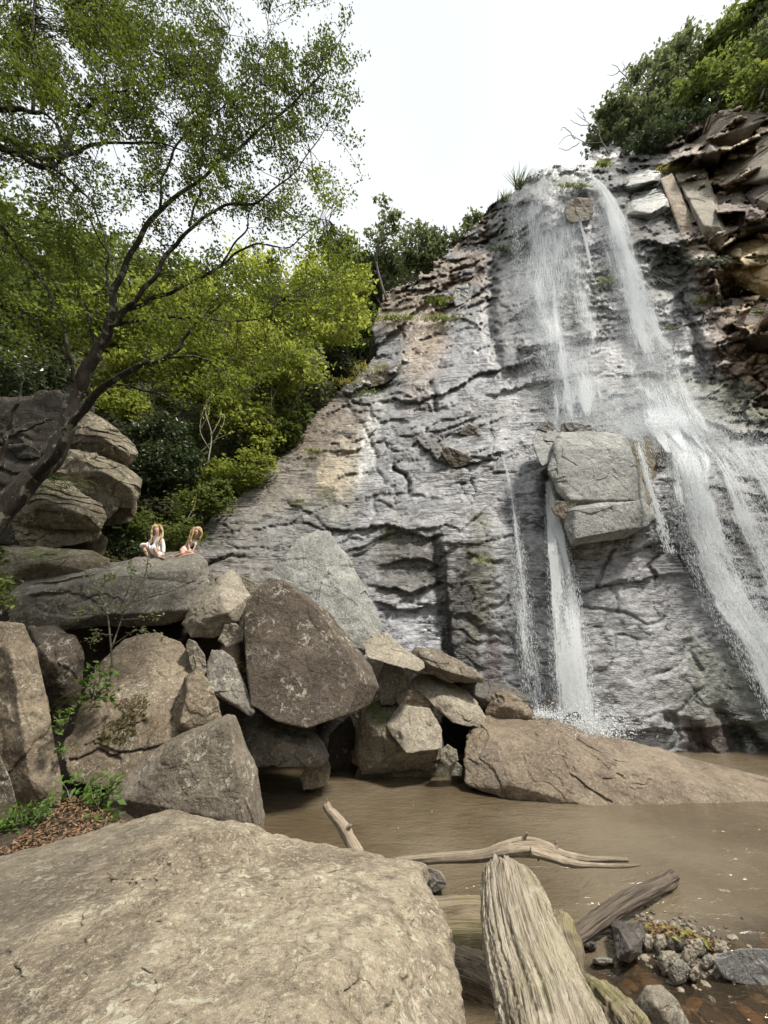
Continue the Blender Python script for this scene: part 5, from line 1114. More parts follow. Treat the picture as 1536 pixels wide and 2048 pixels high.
# sapling in front of the girls' boulder
sl = [[(225, 1335, 4), (215, 1230, 3), (195, 1180, 3), (165, 1135, 2)], [(222, 1300, 3), (245, 1230, 3), (240, 1215, 2), (310, 1190, 1)], [(240, 1235, 3), (290, 1150, 2), (298, 1060, 1)], [(215, 1230, 2), (180, 1215, 2), (140, 1232, 1)],
      [(240, 1220, 2), (262, 1160, 1), (258, 1120, 1)], [(225, 1290, 2), (280, 1260, 2), (330, 1285, 1)], [(225, 1270, 2), (190, 1270, 2), (180, 1295, 1)], [(195, 1180, 2), (215, 1160, 1), (225, 1150, 1)], [(240, 1240, 2), (290, 1235, 2), (325, 1222, 1)]]
stems('sapling', 'spindly sapling with sparse pale leaves in front of the girls boulder', 'sapling', sl, B_thin, L_grey, 6.9, 9, 46, 1, tone=(.4, 1))
PL = [('bright leafy weed rooted between the upright slab and the moss patch boulder', [(185, 1400), (165, 1360), (205, 1340), (235, 1345), (225, 1380), (190, 1330), (170, 1390), (215, 1400)], 6.5, 12, 26, L_fresh),
 ('small weed growing in the crack beside the upright slab', [(125, 1470), (105, 1430), (140, 1425), (120, 1445)], 5.6, 11, 18, L_fresh), ('little weed lower in the same crack', [(125, 1520), (115, 1495), (130, 1500)], 5.5, 11, 14, L_fresh),
 ('four leaved seedling in the dark gap above the leaf litter', [(140, 1600), (120, 1565), (150, 1562), (135, 1580)], 5.1, 15, 8, L_fresh), ('tall leafy weed left of the flat topped boulder', [(190, 1640), (175, 1560), (205, 1550), (235, 1550), (165, 1590), (190, 1575), (220, 1590), (180, 1610)], 4.9, 15, 26, L_fresh),
 ('broad leaved pale green weed at the rim of the huge boulder', [(205, 1660), (235, 1615), (215, 1635), (185, 1640), (250, 1625)], 4.6, 26, 7, L_fresh),
 ('dense green weed patch at the left edge behind the huge boulder', [(30, 1690), (0, 1640), (40, 1620), (70, 1600), (95, 1605), (110, 1590), (20, 1655), (60, 1640), (85, 1625), (-20, 1660), (30, 1610), (5, 1690), (45, 1665), (-30, 1700)], 4.5, 10, 60, L_fresh),
 ('bushy weed at the left end of the leafy bank', [(-20, 1700), (-50, 1660), (-10, 1640), (-40, 1620), (10, 1650)], 4.3, 11, 50, L_fresh),
 ('dark weed in the gap left of the triangular boulder', [(495, 1370), (485, 1330), (505, 1335), (498, 1350)], 8.3, 9, 26, L_mid), ('weed on the left edge beside the dark square boulder', [(0, 1230), (-5, 1160), (20, 1150), (10, 1190), (25, 1210)], 5.9, 12, 26, L_mid)]
for k, (lb, p_, Y_, lp, per, m_) in enumerate(PL):
    b0 = p_[0]
    stems('leafy_plant', lb, 'plant', [[(b0[0], b0[1], 3), ((b0[0] + x) / 2 + 3, (b0[1] + y) / 2 - 5, 2), (x, y, 1)] for x, y in p_[1:]], B_thin, m_, Y_, lp, per, 10 + k, group='weeds between the boulders', wob=.12, tone=(.2, 1), aspect=.55, frac=.5)
tuft('thin upright grass blades by the foot of the upright slab', 45, 1620, 4.9, 16, 50, L_grass, 90, 8, .1)
tuft('grass growing over the ledge rock on the left', 120, 972, 8.9, 160, 22, L_mid, 91, 34, .5)
tuft('dark grass clump at the foot of the dark square boulder', 175, 1400, 6.6, 60, 40, L_mid, 92, 12, .5)
# moss patch on the sloping boulder and dead leaves on the bank (real leaves, uncountable)
rg = np.random.default_rng(31)
def scatter(name, label, cat, n, poly, fnY, lpx, mat, seed, z=0.0, aspect=.5, flat=True):
    rg = np.random.default_rng(seed); xs = [p[0] for p in poly]; ys = [p[1] for p in poly]
    X = rg.uniform(min(xs), max(xs), n); Y = rg.uniform(min(ys), max(ys), n); m = in_poly(X, Y, poly); X, Y = X[m], Y[m]
    W = P(X, Y, fnY(X, Y)); k = mpp(X, Y, fnY(X, Y))
    W[:, 2] += z + rg.random(len(W)) * 0.02
    V, q = leaf_quads(W, lpx * k, rg, aspect, 0.0, 3.0 if flat else .5)
    me = mesh_np(name, V, q, False); set_f(me, 'tone', np.repeat(rg.random(len(W)), 4))
    return tag(link(name, me, mat), label, cat, kind='stuff')
scatter('leaf_litter', 'brown dead leaves lying on the bank behind the huge boulder', 'leaf litter', 2600, [(-40, 1730), (60, 1660), (130, 1600), (160, 1600), (240, 1645), (260, 1660), (130, 1710), (-40, 1740)], lambda x, y: YG(y, 1.07), 9, L_litter, 41, 0.01)
# ------------------------------------------------------------------ dead wood
def wood_mat(name, c1, c2, stripes=30, dark=0.7, green=0.0, rough=0.85):
    s = NT(name); v = s.attr('flow').outputs['Vector']
    a = s.noise(s.scaled(v, (stripes, 1.6, 1)), 1.0, 7, 0.7, 0.6); b = s.noise(s.scaled(v, (stripes * 3.5, 4, 1)), 1.0, 5, 0.7, .3)
    o = s.obj(); c = s.noise(o, 6, 5, 0.65)
    col = s.mix(s.ramp(a, 0.36, 0.60), c1, c2)
    col = s.mix(s.ramp(a, 0.42, 0.33, 0, dark), col, tuple(x * 0.15 for x in c1))
    col = s.mix(s.ramp(b, 0.5, 0.38, 0, dark * .8), col, tuple(x * 0.3 for x in c1))
    col = s.mix(s.ramp(c, 0.55, 0.68, 0, .5), col, tuple(min(1, x * 1.25) for x in c2))
    if green: col = s.mix(s.ramp(s.noise(o, 3.5, 5, .7), 0.45, 0.62, 0, green), col, (0.20, 0.21, 0.05))
    h = s.math('ADD', a, s.math('MULTIPLY', b, .4))
    return s.done(s.bsdf(col, rough, s.bump(h, 1.0, 0.02), .25))
def log(label, pts, mat, seed=0, groove=0.12, lump=0.1, nl=150, nr=72, name='log', cat='log', flat=1.0, ragged=0.0, gfreq=5, parts=()):
    """pts: (px, py, width px, Y); a stem with grain grooves running along it"""
    a = np.array(pts, float); c = crom(a, nl); W = P(c[:, 0], c[:, 1], c[:, 3]); r = c[:, 2] * .5 * mpp(c[:, 0], c[:, 1], c[:, 3])
    sd_ = seed * 7.7
    def dsp(t, th, p):
        q = np.stack([np.cos(th)[None] + 0 * t[:, None], np.sin(th)[None] + 0 * t[:, None], 0.25 * t[:, None] + 0 * th[None]], -1)
        q2 = q + np.array([0, 0, 1.0]) * (.9 * t[:, None, None]) + .12 * np.sin(t * 7 + seed)[:, None, None]
        g = .55 * (1 - np.abs(fbm(q2, gfreq, 4, sd_)) * 2.2) + .65 * (1 - np.abs(fbm(q, gfreq * .45, 2, sd_ + 3)) * 2.6)
        l_ = fbm(np.stack([np.cos(th)[None] * .6 + 0 * t[:, None], np.sin(th)[None] * .6 + 0 * t[:, None], 4 * t[:, None] + 0 * th[None]], -1), 1.2, 4, sd_ + 5)
        e = 1.0
        return (1 - groove * 0.5 + groove * g + lump * l_) * e
    V, q = tube(W, r, nr, disp=dsp, flat=flat)
    t = np.repeat(np.linspace(0, 1, nl), nr); th = np.tile(np.linspace(0, 1, nr, endpoint=False), nl)
    L = np.linalg.norm(np.diff(W, axis=0), axis=1).sum()
    if ragged:
        ax = (W[-1] - W[0]) / np.linalg.norm(W[-1] - W[0]); n_ = nl * nr
        rgd = fbm(np.stack([np.cos(th * 2 * PI), np.sin(th * 2 * PI), 0 * th], -1), 3.0, 4, sd_ + 9)
        for e0, sg in ((0, -1), (1, 1)):
            wgt = np.exp(-np.abs(t - e0) * 14)
            V[:n_] += ax * (sg * ragged * L * rgd * wgt)[:, None]
    uv = np.zeros((len(V), 2)); uv[:nl * nr, 0] = np.abs(th * 2 - 1) * r.mean() * 2.2 * 2; uv[:nl * nr, 1] = t * L
    me = mesh_np(name, V - W[0], q); set_uv(me, uv)
    return tag(link(name, me, mat, loc=tuple(W[0])), label, cat)
W_grey = wood_mat('driftwood_weathered', (0.19, 0.155, 0.11), (0.42, 0.365, 0.285), 34, 1.0, .18)
W_branch = wood_mat('driftwood_branch', (0.22, 0.165, 0.115), (0.42, 0.35, 0.26), 60, .8)
W_dark = wood_mat('wet_dark_wood', (0.06, 0.045, 0.033), (0.15, 0.12, 0.09), 30, .6, 0, .5)
W_tan = wood_mat('tan_smooth_wood', (0.13, 0.10, 0.065), (0.25, 0.20, 0.14), 14, .5, .25)
W_mossy = wood_mat('mossy_wood', (0.13, 0.10, 0.065), (0.30, 0.25, 0.17), 26, .8, .3)
log('thick weathered driftwood log with deep cracks standing towards the camera', [(1012, 1742, 78, 3.55), (1025, 1775, 118, 3.3), (1042, 1850, 150, 2.95), (1070, 1950, 185, 2.6), (1110, 2060, 220, 2.3), (1150, 2200, 250, 2.0)], W_grey, 1, .075, .045, 300, 240, ragged=.07, gfreq=9, flat=.6)
log('smooth tan log lying low behind the thick driftwood log', [(820, 1865, 100, 4.3), (900, 1862, 100, 4.3), (1000, 1862, 100, 4.3), (1060, 1870, 96, 4.3)], W_tan, 2, .04, .06, 60, 60)
log('cracked brown log end lying under the smooth tan log', [(880, 1930, 62, 3.7), (940, 1945, 64, 3.6), (1010, 1975, 66, 3.5), (1060, 2000, 60, 3.4)], W_branch, 3, .14, .1, 80, 60)
log('dark wet log lying half in the pool', [(1140, 1880, 31, 4.6), (1165, 1864, 30, 4.7), (1230, 1819, 27, 5.0), (1290, 1783, 25, 5.3), (1340, 1757, 23, 5.6), (1348, 1754, 19, 5.65)], W_dark, 4, .10, .30, 120, 48)
log('mossy broken stump leaning against the thick driftwood log', [(1115, 1835, 36, 4.3), (1128, 1860, 48, 4.2), (1140, 1910, 52, 4.0), (1152, 1965, 36, 3.9)], W_mossy, 5, .16, .22, 70, 48, ragged=.08)
log('gnarled root wood at the bottom edge beside the thick log', [(1150, 1985, 60, 3.6), (1190, 2010, 80, 3.4), (1240, 2050, 90, 3.2), (1290, 2110, 90, 3.0)], W_mossy, 6, .2, .2, 80, 60, ragged=.05)
log('short stick end standing up out of the water behind the huge boulder', [(718, 1712, 26, 5.4), (700, 1680, 24, 5.5), (684, 1650, 22, 5.6), (662, 1625, 17, 5.7), (652, 1610, 15, 5.75)], W_branch, 7, .12, .16, 60, 30, name='stick', cat='stick', ragged=.04)
log('small snapped twig leaning on the standing stick end', [(690, 1662, 9, 5.55), (700, 1652, 8, 5.5), (702, 1648, 5, 5.5)], W_branch, 8, .05, .1, 14, 10, name='twig', cat='twig')
br = thing('dead_branch', 'long bare forked branch lying across the thick driftwood log', 'branch', tuple(P(1010, 1715, 3.75)))
for nm, pts, fl in [('main_stem', [(760, 1732, 10, 4.1), (800, 1724, 14, 4.1), (870, 1717, 17, 4.0), (960, 1712, 20, 3.9), (1010, 1700, 24, 3.85), (1050, 1694, 30, 3.85), (1090, 1700, 30, 3.85), (1130, 1712, 18, 3.85), (1180, 1719, 12, 3.85), (1230, 1719, 9, 3.85), (1256, 1720, 7, 3.85)], 1),
                    ('fork', [(1060, 1702, 18, 3.8), (1100, 1714, 16, 3.78), (1140, 1726, 14, 3.75), (1180, 1730, 9, 3.75), (1240, 1732, 7, 3.75), (1281, 1730, 3, 3.75)], 1),
                    ('snag', [(1040, 1694, 14, 3.85), (1046, 1680, 8, 3.84), (1055, 1665, 5, 3.82)], 1), ('snag', [(1108, 1702, 12, 3.84), (1113, 1692, 8, 3.84), (1113, 1682, 5, 3.84)], 1),
                    ('snag', [(1075, 1712, 6, 3.8), (1077, 1722, 3, 3.8)], 1), ('snag', [(995, 1712, 7, 3.85), (988, 1722, 4, 3.8), (985, 1728, 2, 3.8)], 1)]:
    o = log('x', pts, W_branch, 9 + len(nm), .14, .12, 90 if len(pts) > 4 else 16, 30 if len(pts) > 4 else 12, name=nm)
    for kk in ('label', 'category'): del o[kk]
    o.location = o.location - br.location; o.parent = br
log('dark short branch stub in the second pool at the right edge', [(1510, 1572, 12, 8.9), (1522, 1568, 16, 8.9), (1545, 1570, 14, 8.9)], W_dark, 20, .1, .2, 20, 14, name='twig', cat='twig')
# floating leaves and drift caught on the stone dam
scatter('drift_debris', 'wet leaves and yellow drift caught behind the small stone dam', 'leaf debris', 900, [(1290, 1850), (1330, 1850), (1400, 1875), (1440, 1890), (1430, 1905), (1370, 1890), (1300, 1880), (1285, 1865)], lambda x, y: YG(y, 0.06), 11, L_litter, 42, 0.01)
scatter('yellow_drift', 'bright yellow green leaves scattered on the stone dam', 'leaf debris', 90, [(1290, 1850), (1330, 1850), (1400, 1880), (1440, 1890), (1420, 1900), (1300, 1880)], lambda x, y: YG(y, 0.1), 10, L_bright, 43, 0.02)
scatter('floating_leaves', 'tiny pale leaves floating on the muddy pool', 'floating leaves', 70, [(540, 1570), (900, 1570), (1000, 1640), (1536, 1640), (1536, 1850), (1200, 1800), (560, 1640)], lambda x, y: YG(y, 0.02), 4.5, L_dry, 44, 0.005)
gb = Bag(); rg = np.random.default_rng(19); dirs, Fc = cube_dirs(4)
for i in range(520):
    t_ = rg.random(); x = 1290 + 150 * t_ + rg.normal() * 22; y = 1865 + 45 * t_ + rg.normal() * 26 + 14
    w_ = P(x, y, YG(y, 0.0)); r0 = .008 + .022 * rg.random() ** 2
    V = dirs * r0 * np.array([1 + rg.random(), 1 + rg.random(), .7]) * (1 + .6 * noise(dirs + i, 1.5)[:, None]) + w_ + np.array([0, 0, .012 * rg.random()])
    gb.add(V, Fc, rg.random())
s = NT('dam_gravel'); t = s.attr('tone').outputs['Fac']
tag(link('gravel', gb.mesh('gravel', (0, 0, 0), False), s.done(s.bsdf(s.mix(t, (0.04, 0.033, 0.026), (0.26, 0.22, 0.16)), .45, None, .5))), 'loose wet gravel packed around the small stone dam', 'gravel', kind='stuff')
# stones seen through the shallow clear water
bed = Bag(); rg = np.random.default_rng(8)
dirs, Fc = cube_dirs(5)
for i in range(420):
    x = rg.uniform(1.1, 4.6); y = rg.uniform(3.2, 5.0)
    r0 = 0.025 + 0.05 * rg.random() ** 2
    V = dirs * r0 * np.array([1 + rg.random(), 1 + rg.random(), .5]) * (1 + .35 * noise(dirs + i, 1.5)[:, None])
    bed.add(V + np.array([x, y, -0.06 - 0.03 * rg.random()]), Fc, rg.random())
s = NT('bed_pebbles'); t = s.attr('tone').outputs['Fac']
tag(link('bed_pebbles', bed.mesh('bed_pebbles'), s.done(s.bsdf(s.mix(t, (0.06, 0.045, 0.03), (0.34, 0.24, 0.15)), .5, None, .4))), 'small brown pebbles on the bed of the shallow outflow', 'pebbles', kind='stuff')

# ------------------------------------------------------------------ falling water
def water_mat(name, lo, hi, top=1.0, fx=11, fy=.38):
    s = NT(name); v = s.attr('flow').outputs['Vector']; d = s.attr('dens').outputs['Fac']
    a = s.noise(s.scaled(v, (fx, fy, 1)), 1.0, 5, 0.65, .2); b = s.noise(s.scaled(v, (46, 9.0, 1)), 1.0, 5, 0.75, .3); c = s.noise(s.scaled(v, (1.4, .2, 1)), 1.0, 3, .5)
    m = s.math('ADD', s.math('MULTIPLY', a, .45), s.math('MULTIPLY', b, .55)); m = s.math('ADD', m, s.math('MULTIPLY', s.math('SUBTRACT', c, .5), .16))
    m = s.math('ADD', m, s.math('MULTIPLY', s.math('SUBTRACT', d, .5), .42))
    al = s.math('MULTIPLY', s.math('MULTIPLY', s.ramp(m, lo, hi), s.ramp(d, 0.02, 0.30)), top)
    w1 = s.n('ShaderNodeBsdfDiffuse'); w1.inputs[0].default_value = (.90, .92, .93, 1)
    tl = s.n('ShaderNodeBsdfTranslucent'); tl.inputs[0].default_value = (.86, .88, .9, 1)
    ww = s.n('ShaderNodeMixShader'); ww.inputs[0].default_value = .5; s.l(w1.outputs[0], ww.inputs[1]); s.l(tl.outputs[0], ww.inputs[2])
    tr = s.n('ShaderNodeBsdfTransparent'); mx_ = s.n('ShaderNodeMixShader'); s.l(al, mx_.inputs[0]); s.l(tr.outputs[0], mx_.inputs[1]); s.l(ww.outputs[0], mx_.inputs[2])
    return s.done(mx_.outputs[0])
Wt = water_mat('falling_water', .51, .63, .95)
Wm = water_mat('fine_spray_veil', .42, .82, .38)
Wf = water_mat('fine_water_strands', .575, .64, .9, 30, .8)
s = NT('water_drops'); 
w1 = s.bsdf((.86, .88, .89), .3, None, .5); tl = s.n('ShaderNodeBsdfTranslucent'); tl.inputs[0].default_value = (.88, .9, .92, 1)
m_ = s.n('ShaderNodeMixShader'); m_.inputs[0].default_value = .4; s.l(w1, m_.inputs[1]); s.l(tl.outputs[0], m_.inputs[2]); Wd = s.done(m_.outputs[0])
def fall(label, rows, dens, ndrop, seed, off=0.15, mat=None, nu=26, layers=2, edge=.25, dropL=0.10, dropR=0.009, spill=.12):
    """water following the finished rock face down the rows (py, left px, right px)"""
    rg = np.random.default_rng(300 + seed)
    a = np.array(rows, float); nv = int((a[-1, 0] - a[0, 0]) / 6) + 2
    c = np.stack([np.interp(np.linspace(a[0, 0], a[-1, 0], nv), a[:, 0], a[:, k]) for k in range(3)], -1)
    o0 = P((a[0, 1] + a[0, 2]) / 2, a[0, 0], float(cliffY((a[0, 1] + a[0, 2]) / 2, a[0, 0])))
    root = thing('waterfall', label, 'waterfall', tuple(o0))
    def surf(u, py, of):
        L_ = np.interp(py, c[:, 0], c[:, 1]); R_ = np.interp(py, c[:, 0], c[:, 2]); px = L_ + (R_ - L_) * u
        y = np.minimum(np.minimum(cliffY(px, py), cliffY(px, py - 9)), cliffY(px, py + 9))
        return P(px, py, y - of), px
    for ly in range(layers):
        u = np.linspace(0, 1, nu); U, VY = np.meshgrid(u, c[:, 0])
        W, px = surf(U, VY, off * (1 + 1.3 * ly))
        # let it fall clear of the small hollows
        for _ in range(30):
            W[1:-1] = 0.5 * W[1:-1] + 0.25 * (W[:-2] + W[2:])
        step = np.linalg.norm(np.diff(W, axis=0), axis=2); vv = np.vstack([np.zeros((1, nu)), np.cumsum(step, 0)])
        wid = np.linalg.norm(W[:, -1] - W[:, 0], axis=1).mean()
        idx = np.arange(nu * nv).reshape(nv, nu); q = np.stack([idx[:-1, :-1], idx[1:, :-1], idx[1:, 1:], idx[:-1, 1:]], -1).reshape(-1, 4)
        me = mesh_np('water_veil', W.reshape(-1, 3) - o0, q)
        set_uv(me, np.stack([(U * wid + ly * 3.7 + seed).ravel(), vv.ravel()], -1))
        ed = np.minimum(U, 1 - U) / edge; ed = np.clip(ed + .5 * fbm(np.stack([U * 3, VY / 60, 0 * U + seed], -1), 1, 3), 0, 1)
        rgn = 1.3 * fbm(np.stack([U * 5, 0 * U, 0 * U + seed + ly], -1), 1, 3)
        vf = np.clip((VY - a[0, 0]) / 40 + .3 + rgn, 0, 1) * np.clip((a[-1, 0] - VY) / 45 + (1.2 if a[-1, 0] > 1400 else .1 + rgn), 0, 1)
        dm = dens * (1 + .5 * fbm(np.stack([U * 2.5, VY / 160, 0 * U], -1), 1, 3, seed))
        set_f(me, 'dens', np.clip(ed * vf * dm, 0, 1).ravel())
        link('water_veil', me, Wf if (ly == 1 and mat is not None) else (mat or Wt), root)
    # strands and drops flying clear of the rock
    n = ndrop
    u = rg.normal(.5, .27, n); u = np.where((u < -spill) | (u > 1 + spill), rg.random(n), u); py = rg.uniform(a[0, 0] + 4, a[-1, 0], n)
    L_ = np.interp(py, c[:, 0], c[:, 1]); R_ = np.interp(py, c[:, 0], c[:, 2]); px = L_ + (R_ - L_) * u
    W = P(px, py, cliffY(px, py) - off - np.abs(rg.normal(size=n)) * .25)
    L = dropL * (0.25 + rg.random(n) ** 2 * 1.6)[:, None]; r_ = (dropR * (.5 + rg.random(n)))[:, None]
    dn = np.tile([0.0, -0.12, -1.0], (n, 1)); dn[:, 0] = rg.normal(size=n) * .04
    sx = np.tile([1.0, 0, 0], (n, 1)); sy = np.tile([-.5, -.86, 0], (n, 1)); sz = np.tile([-.5, .86, 0], (n, 1))
    top = W - dn * L * .5; bot = W + dn * L * .5
    V = np.stack([top, W + sx * r_, W + sy * r_, W + sz * r_, bot], 1).reshape(-1, 3) - o0
    b = np.arange(n)[:, None] * 5
    q = np.concatenate([b + np.array([0, 1, 2]), b + np.array([0, 2, 3]), b + np.array([0, 3, 1]), b + np.array([4, 2, 1]), b + np.array([4, 3, 2]), b + np.array([4, 1, 3])])
    o = link('water_drops', mesh_np('water_drops', V, q, False), Wd, root); o['kind'] = 'stuff'
    return root
fall('broad misty left half of the upper waterfall', [(333, 1060, 1140), (400, 1035, 1178), (500, 1028, 1195), (600, 1035, 1205), (700, 1060, 1215), (780, 1085, 1230), (850, 1095, 1250)], .68, 60000, 1, .2, Wm, 60, 2, .16, .06, .0065, .25)
fall('bright narrow right half of the upper waterfall', [(338, 1140, 1180), (380, 1172, 1235), (480, 1188, 1278), (600, 1218, 1320), (700, 1235, 1360), (780, 1250, 1400), (868, 1275, 1440), (905, 1290, 1480)], .78, 55000, 2, .22, Wm, 44, 2, .16, .06, .0065, .4)
fall('thin bright core of water inside the left upper fall', [(560, 1085, 1125), (640, 1090, 1135), (700, 1095, 1150), (780, 1115, 1155), (850, 1110, 1180)], .75, 3500, 12, .45, Wt, 24, 1, .4)
fall('thin jets of water at the left of the upper fall', [(360, 1005, 1040), (450, 1015, 1045), (540, 1025, 1055)], .40, 1200, 3, .35, Wt, 20, 1, .1, .3, .006)
fall('single bright thread of water in the middle of the upper fall', [(440, 1155, 1164), (500, 1172, 1180), (560, 1182, 1190)], .85, 300, 4, .35, Wt, 8, 1, .2, .2)
fall('splashing mist beside the ledge left of the upper fall', [(540, 1010, 1070), (600, 1020, 1090), (680, 1040, 1110)], .45, 12000, 5, .3, Wm, 20, 1, .4, .05)
fall('row of thin trickles dripping from the middle ledge', [(690, 1060, 1200), (720, 1060, 1200), (760, 1065, 1190)], .55, 1500, 6, .3, Wt, 50, 1, .05)
fall('wide foaming skirt where the upper fall lands on the ledge', [(770, 1080, 1400), (820, 1090, 1440), (895, 1190, 1540)], .62, 26000, 7, .2, Wm, 60, 2, .2, .05, .007)
fall('thick white column of water falling clear beneath the overhanging block', [(960, 1092, 1102), (1000, 1091, 1112), (1060, 1090, 1130), (1150, 1093, 1152), (1250, 1099, 1170), (1400, 1104, 1190), (1478, 1110, 1207)], 0.9, 15000, 8, .35, Wt, 30, 2, .16, .08, .0062, .06)
fall('thin trickle running down the lower wall left of the thick column', [(905, 1001, 1006), (950, 1012, 1019), (1000, 1020, 1032), (1100, 1026, 1052), (1200, 1030, 1066), (1330, 1036, 1085), (1430, 1045, 1100)], .62, 3600, 9, .12, Wt, 16, 2, .3, .08, .006)
fall('small rivulet spilling down the right side of the overhanging block', [(865, 1255, 1285), (920, 1275, 1296), (980, 1296, 1308), (1040, 1312, 1330), (1105, 1325, 1352)], .78, 1400, 10, .75, Wt, 14, 1, .3)
fall('strong white cascade curving to the right edge of the lower wall', [(852, 1290, 1400), (920, 1318, 1432), (980, 1338, 1436), (1050, 1350, 1450), (1120, 1375, 1475), (1200, 1410, 1525), (1300, 1470, 1580), (1400, 1525, 1620), (1480, 1560, 1660)], .86, 30000, 11, .16, Wt, 50, 2, .28, .08, .006)
fall('fan of thin streams spreading past the right edge of the photo', [(870, 1360, 1600), (960, 1425, 1660), (1050, 1450, 1720), (1200, 1520, 1800), (1400, 1600, 1880)], .66, 14000, 13, .12, Wt, 80, 1, .12, .08, .0055)

def splash(label, cx, cy, rx_, ry_, n, seed, Y_=None, r0=.008):
    rg = np.random.default_rng(seed); px = cx + rg.normal(size=n) * rx_; py = cy - np.abs(rg.normal(size=n)) * ry_
    Y0 = (cliffY(px, cy + 0 * px) if Y_ is None else Y_ + 0 * px) - .25 - np.abs(rg.normal(size=n)) * .35
    W = P(px, py, Y0); d = rg.normal(size=(n, 3)); d[:, 2] = np.abs(d[:, 2]); d /= np.linalg.norm(d, axis=1)[:, None]
    r_ = (r0 * (.4 + rg.random(n)))[:, None]; L = r_ * (1 + 3 * rg.random((n, 1)))
    e1 = np.cross(d, [0.3, .5, .8]); e1 /= np.linalg.norm(e1, axis=1)[:, None]; e2 = np.cross(d, e1)
    V = np.stack([W - d * L, W + e1 * r_, W - .5 * e1 * r_ + .86 * e2 * r_, W - .5 * e1 * r_ - .86 * e2 * r_, W + d * L], 1).reshape(-1, 3); b = np.arange(n)[:, None] * 5
    q = np.concatenate([b + np.array([0, 1, 2]), b + np.array([0, 2, 3]), b + np.array([0, 3, 1]), b + np.array([4, 2, 1]), b + np.array([4, 3, 2]), b + np.array([4, 1, 3])])
    return tag(link('spray', mesh_np('spray', V, q, False), Wd), label, 'spray', kind='stuff')
splash('spray thrown up where the thick water column lands', 1165, 1478, 40, 26, 6000, 1, 10.4)
splash('spray bursting on the ledge at the foot of the upper fall', 1290, 872, 90, 26, 16000, 2, None, .007)
splash('fine spray drifting left of the upper fall', 1110, 840, 70, 120, 14000, 3, None, .005)
splash('spray at the foot of the thin trickle', 1078, 1436, 24, 12, 1500, 4, 10.6)
splash('fine spray drifting beside the bright upper fall', 1330, 830, 60, 150, 12000, 5, None, .005)

# ------------------------------------------------------------------ the two girls
def skin(name, joints, bones, mat, parent, o0, sub=2, smooth=True):
    """joints {key: (x, y, z, radius)} -> one continuous skinned surface"""
    me = bpy.data.meshes.new(name); keys = list(joints)
    me.from_pydata([tuple(Vector(joints[k][:3]) - Vector(o0)) for k in keys], [(keys.index(a), keys.index(b)) for a, b in bones], [])
    o = bpy.data.objects.new(name, me); COL.objects.link(o)
    m = o.modifiers.new('s', 'SKIN'); m.use_smooth_shade = True; m.branch_smoothing = .6
    for i, k in enumerate(keys):
        r = joints[k][3]; rr = r if isinstance(r, tuple) else (r, r)
        me.skin_vertices[0].data[i].radius = rr
    me.skin_vertices[0].data[0].use_root = True
    if sub:
        s_ = o.modifiers.new('u', 'SUBSURF'); s_.levels = sub; s_.render_levels = sub
    dg = bpy.context.evaluated_depsgraph_get(); ev = o.evaluated_get(dg)
    m2 = bpy.data.meshes.new_from_object(ev); o.modifiers.clear(); o.data = m2
    m2.materials.clear(); m2.materials.append(mat)
    for p_ in m2.polygons: p_.use_smooth = True
    if parent is not None: o.parent = parent
    return o
def plain(name, col, rough=.7, **kw):
    s = NT(name); v = s.obj(); n_ = s.noise(v, 40, 3)
    return s.done(s.bsdf(s.mix(s.ramp(n_, .3, .7), tuple(c * .8 for c in col), col), rough, s.bump(n_, .2, .004), .3, **kw))
M_skin = plain('skin', (.56, .35, .26), .55, Subsurface_Weight=.1)
M_white = plain('white_cotton', (.80, .80, .80)); M_cream = plain('cream_cotton', (.72, .68, .60))
s = NT('blond_hair'); v = s.obj(); h_ = s.noise(s.scaled(v, (60, 60, 5)), 1, 4, .6)
M_hair = s.done(s.bsdf(s.mix(h_, (.34, .20, .09), (.72, .54, .30)), .5, s.bump(h_, .6, .01), .4))
M_eye = plain('eye_dark', (.03, .02, .02), .3); M_lip = plain('lips', (.50, .16, .13), .5); M_tooth = plain('teeth', (.8, .78, .72), .4)
from mathutils.bvhtree import BVHTree
def ray_on(prefix):
    o = next(o for o in COL.objects if o.get('label', '').startswith(prefix))
    bv = BVHTree.FromPolygons([v.co + o.location for v in o.data.vertices], [p.vertices[:] for p in o.data.polygons]); c0 = Vector((0, 0, CAMZ))
    def f(x, y):
        h = bv.ray_cast(c0, (Vector(P(x, y, 5.0)) - c0).normalized())
        return h
    return f
seat = ray_on('long flat boulder')
def seatY(x, y):
    for k in range(30):
        h = seat(x, y + k)
        if h[0] is not None: return h[0].y, k
    return 9.2, 0
print('seat', [(x, y, seatY(x, y)) for x, y in [(290, 1119), (315, 1116), (330, 1116), (350, 1117), (370, 1112), (384, 1107)]])
GB = 9.58
K = float(mpp(310, 1090, 9.05))
def J(px, py, dy, r): p_ = P(px, py, GB + dy); return (p_[0], p_[1], p_[2], r)
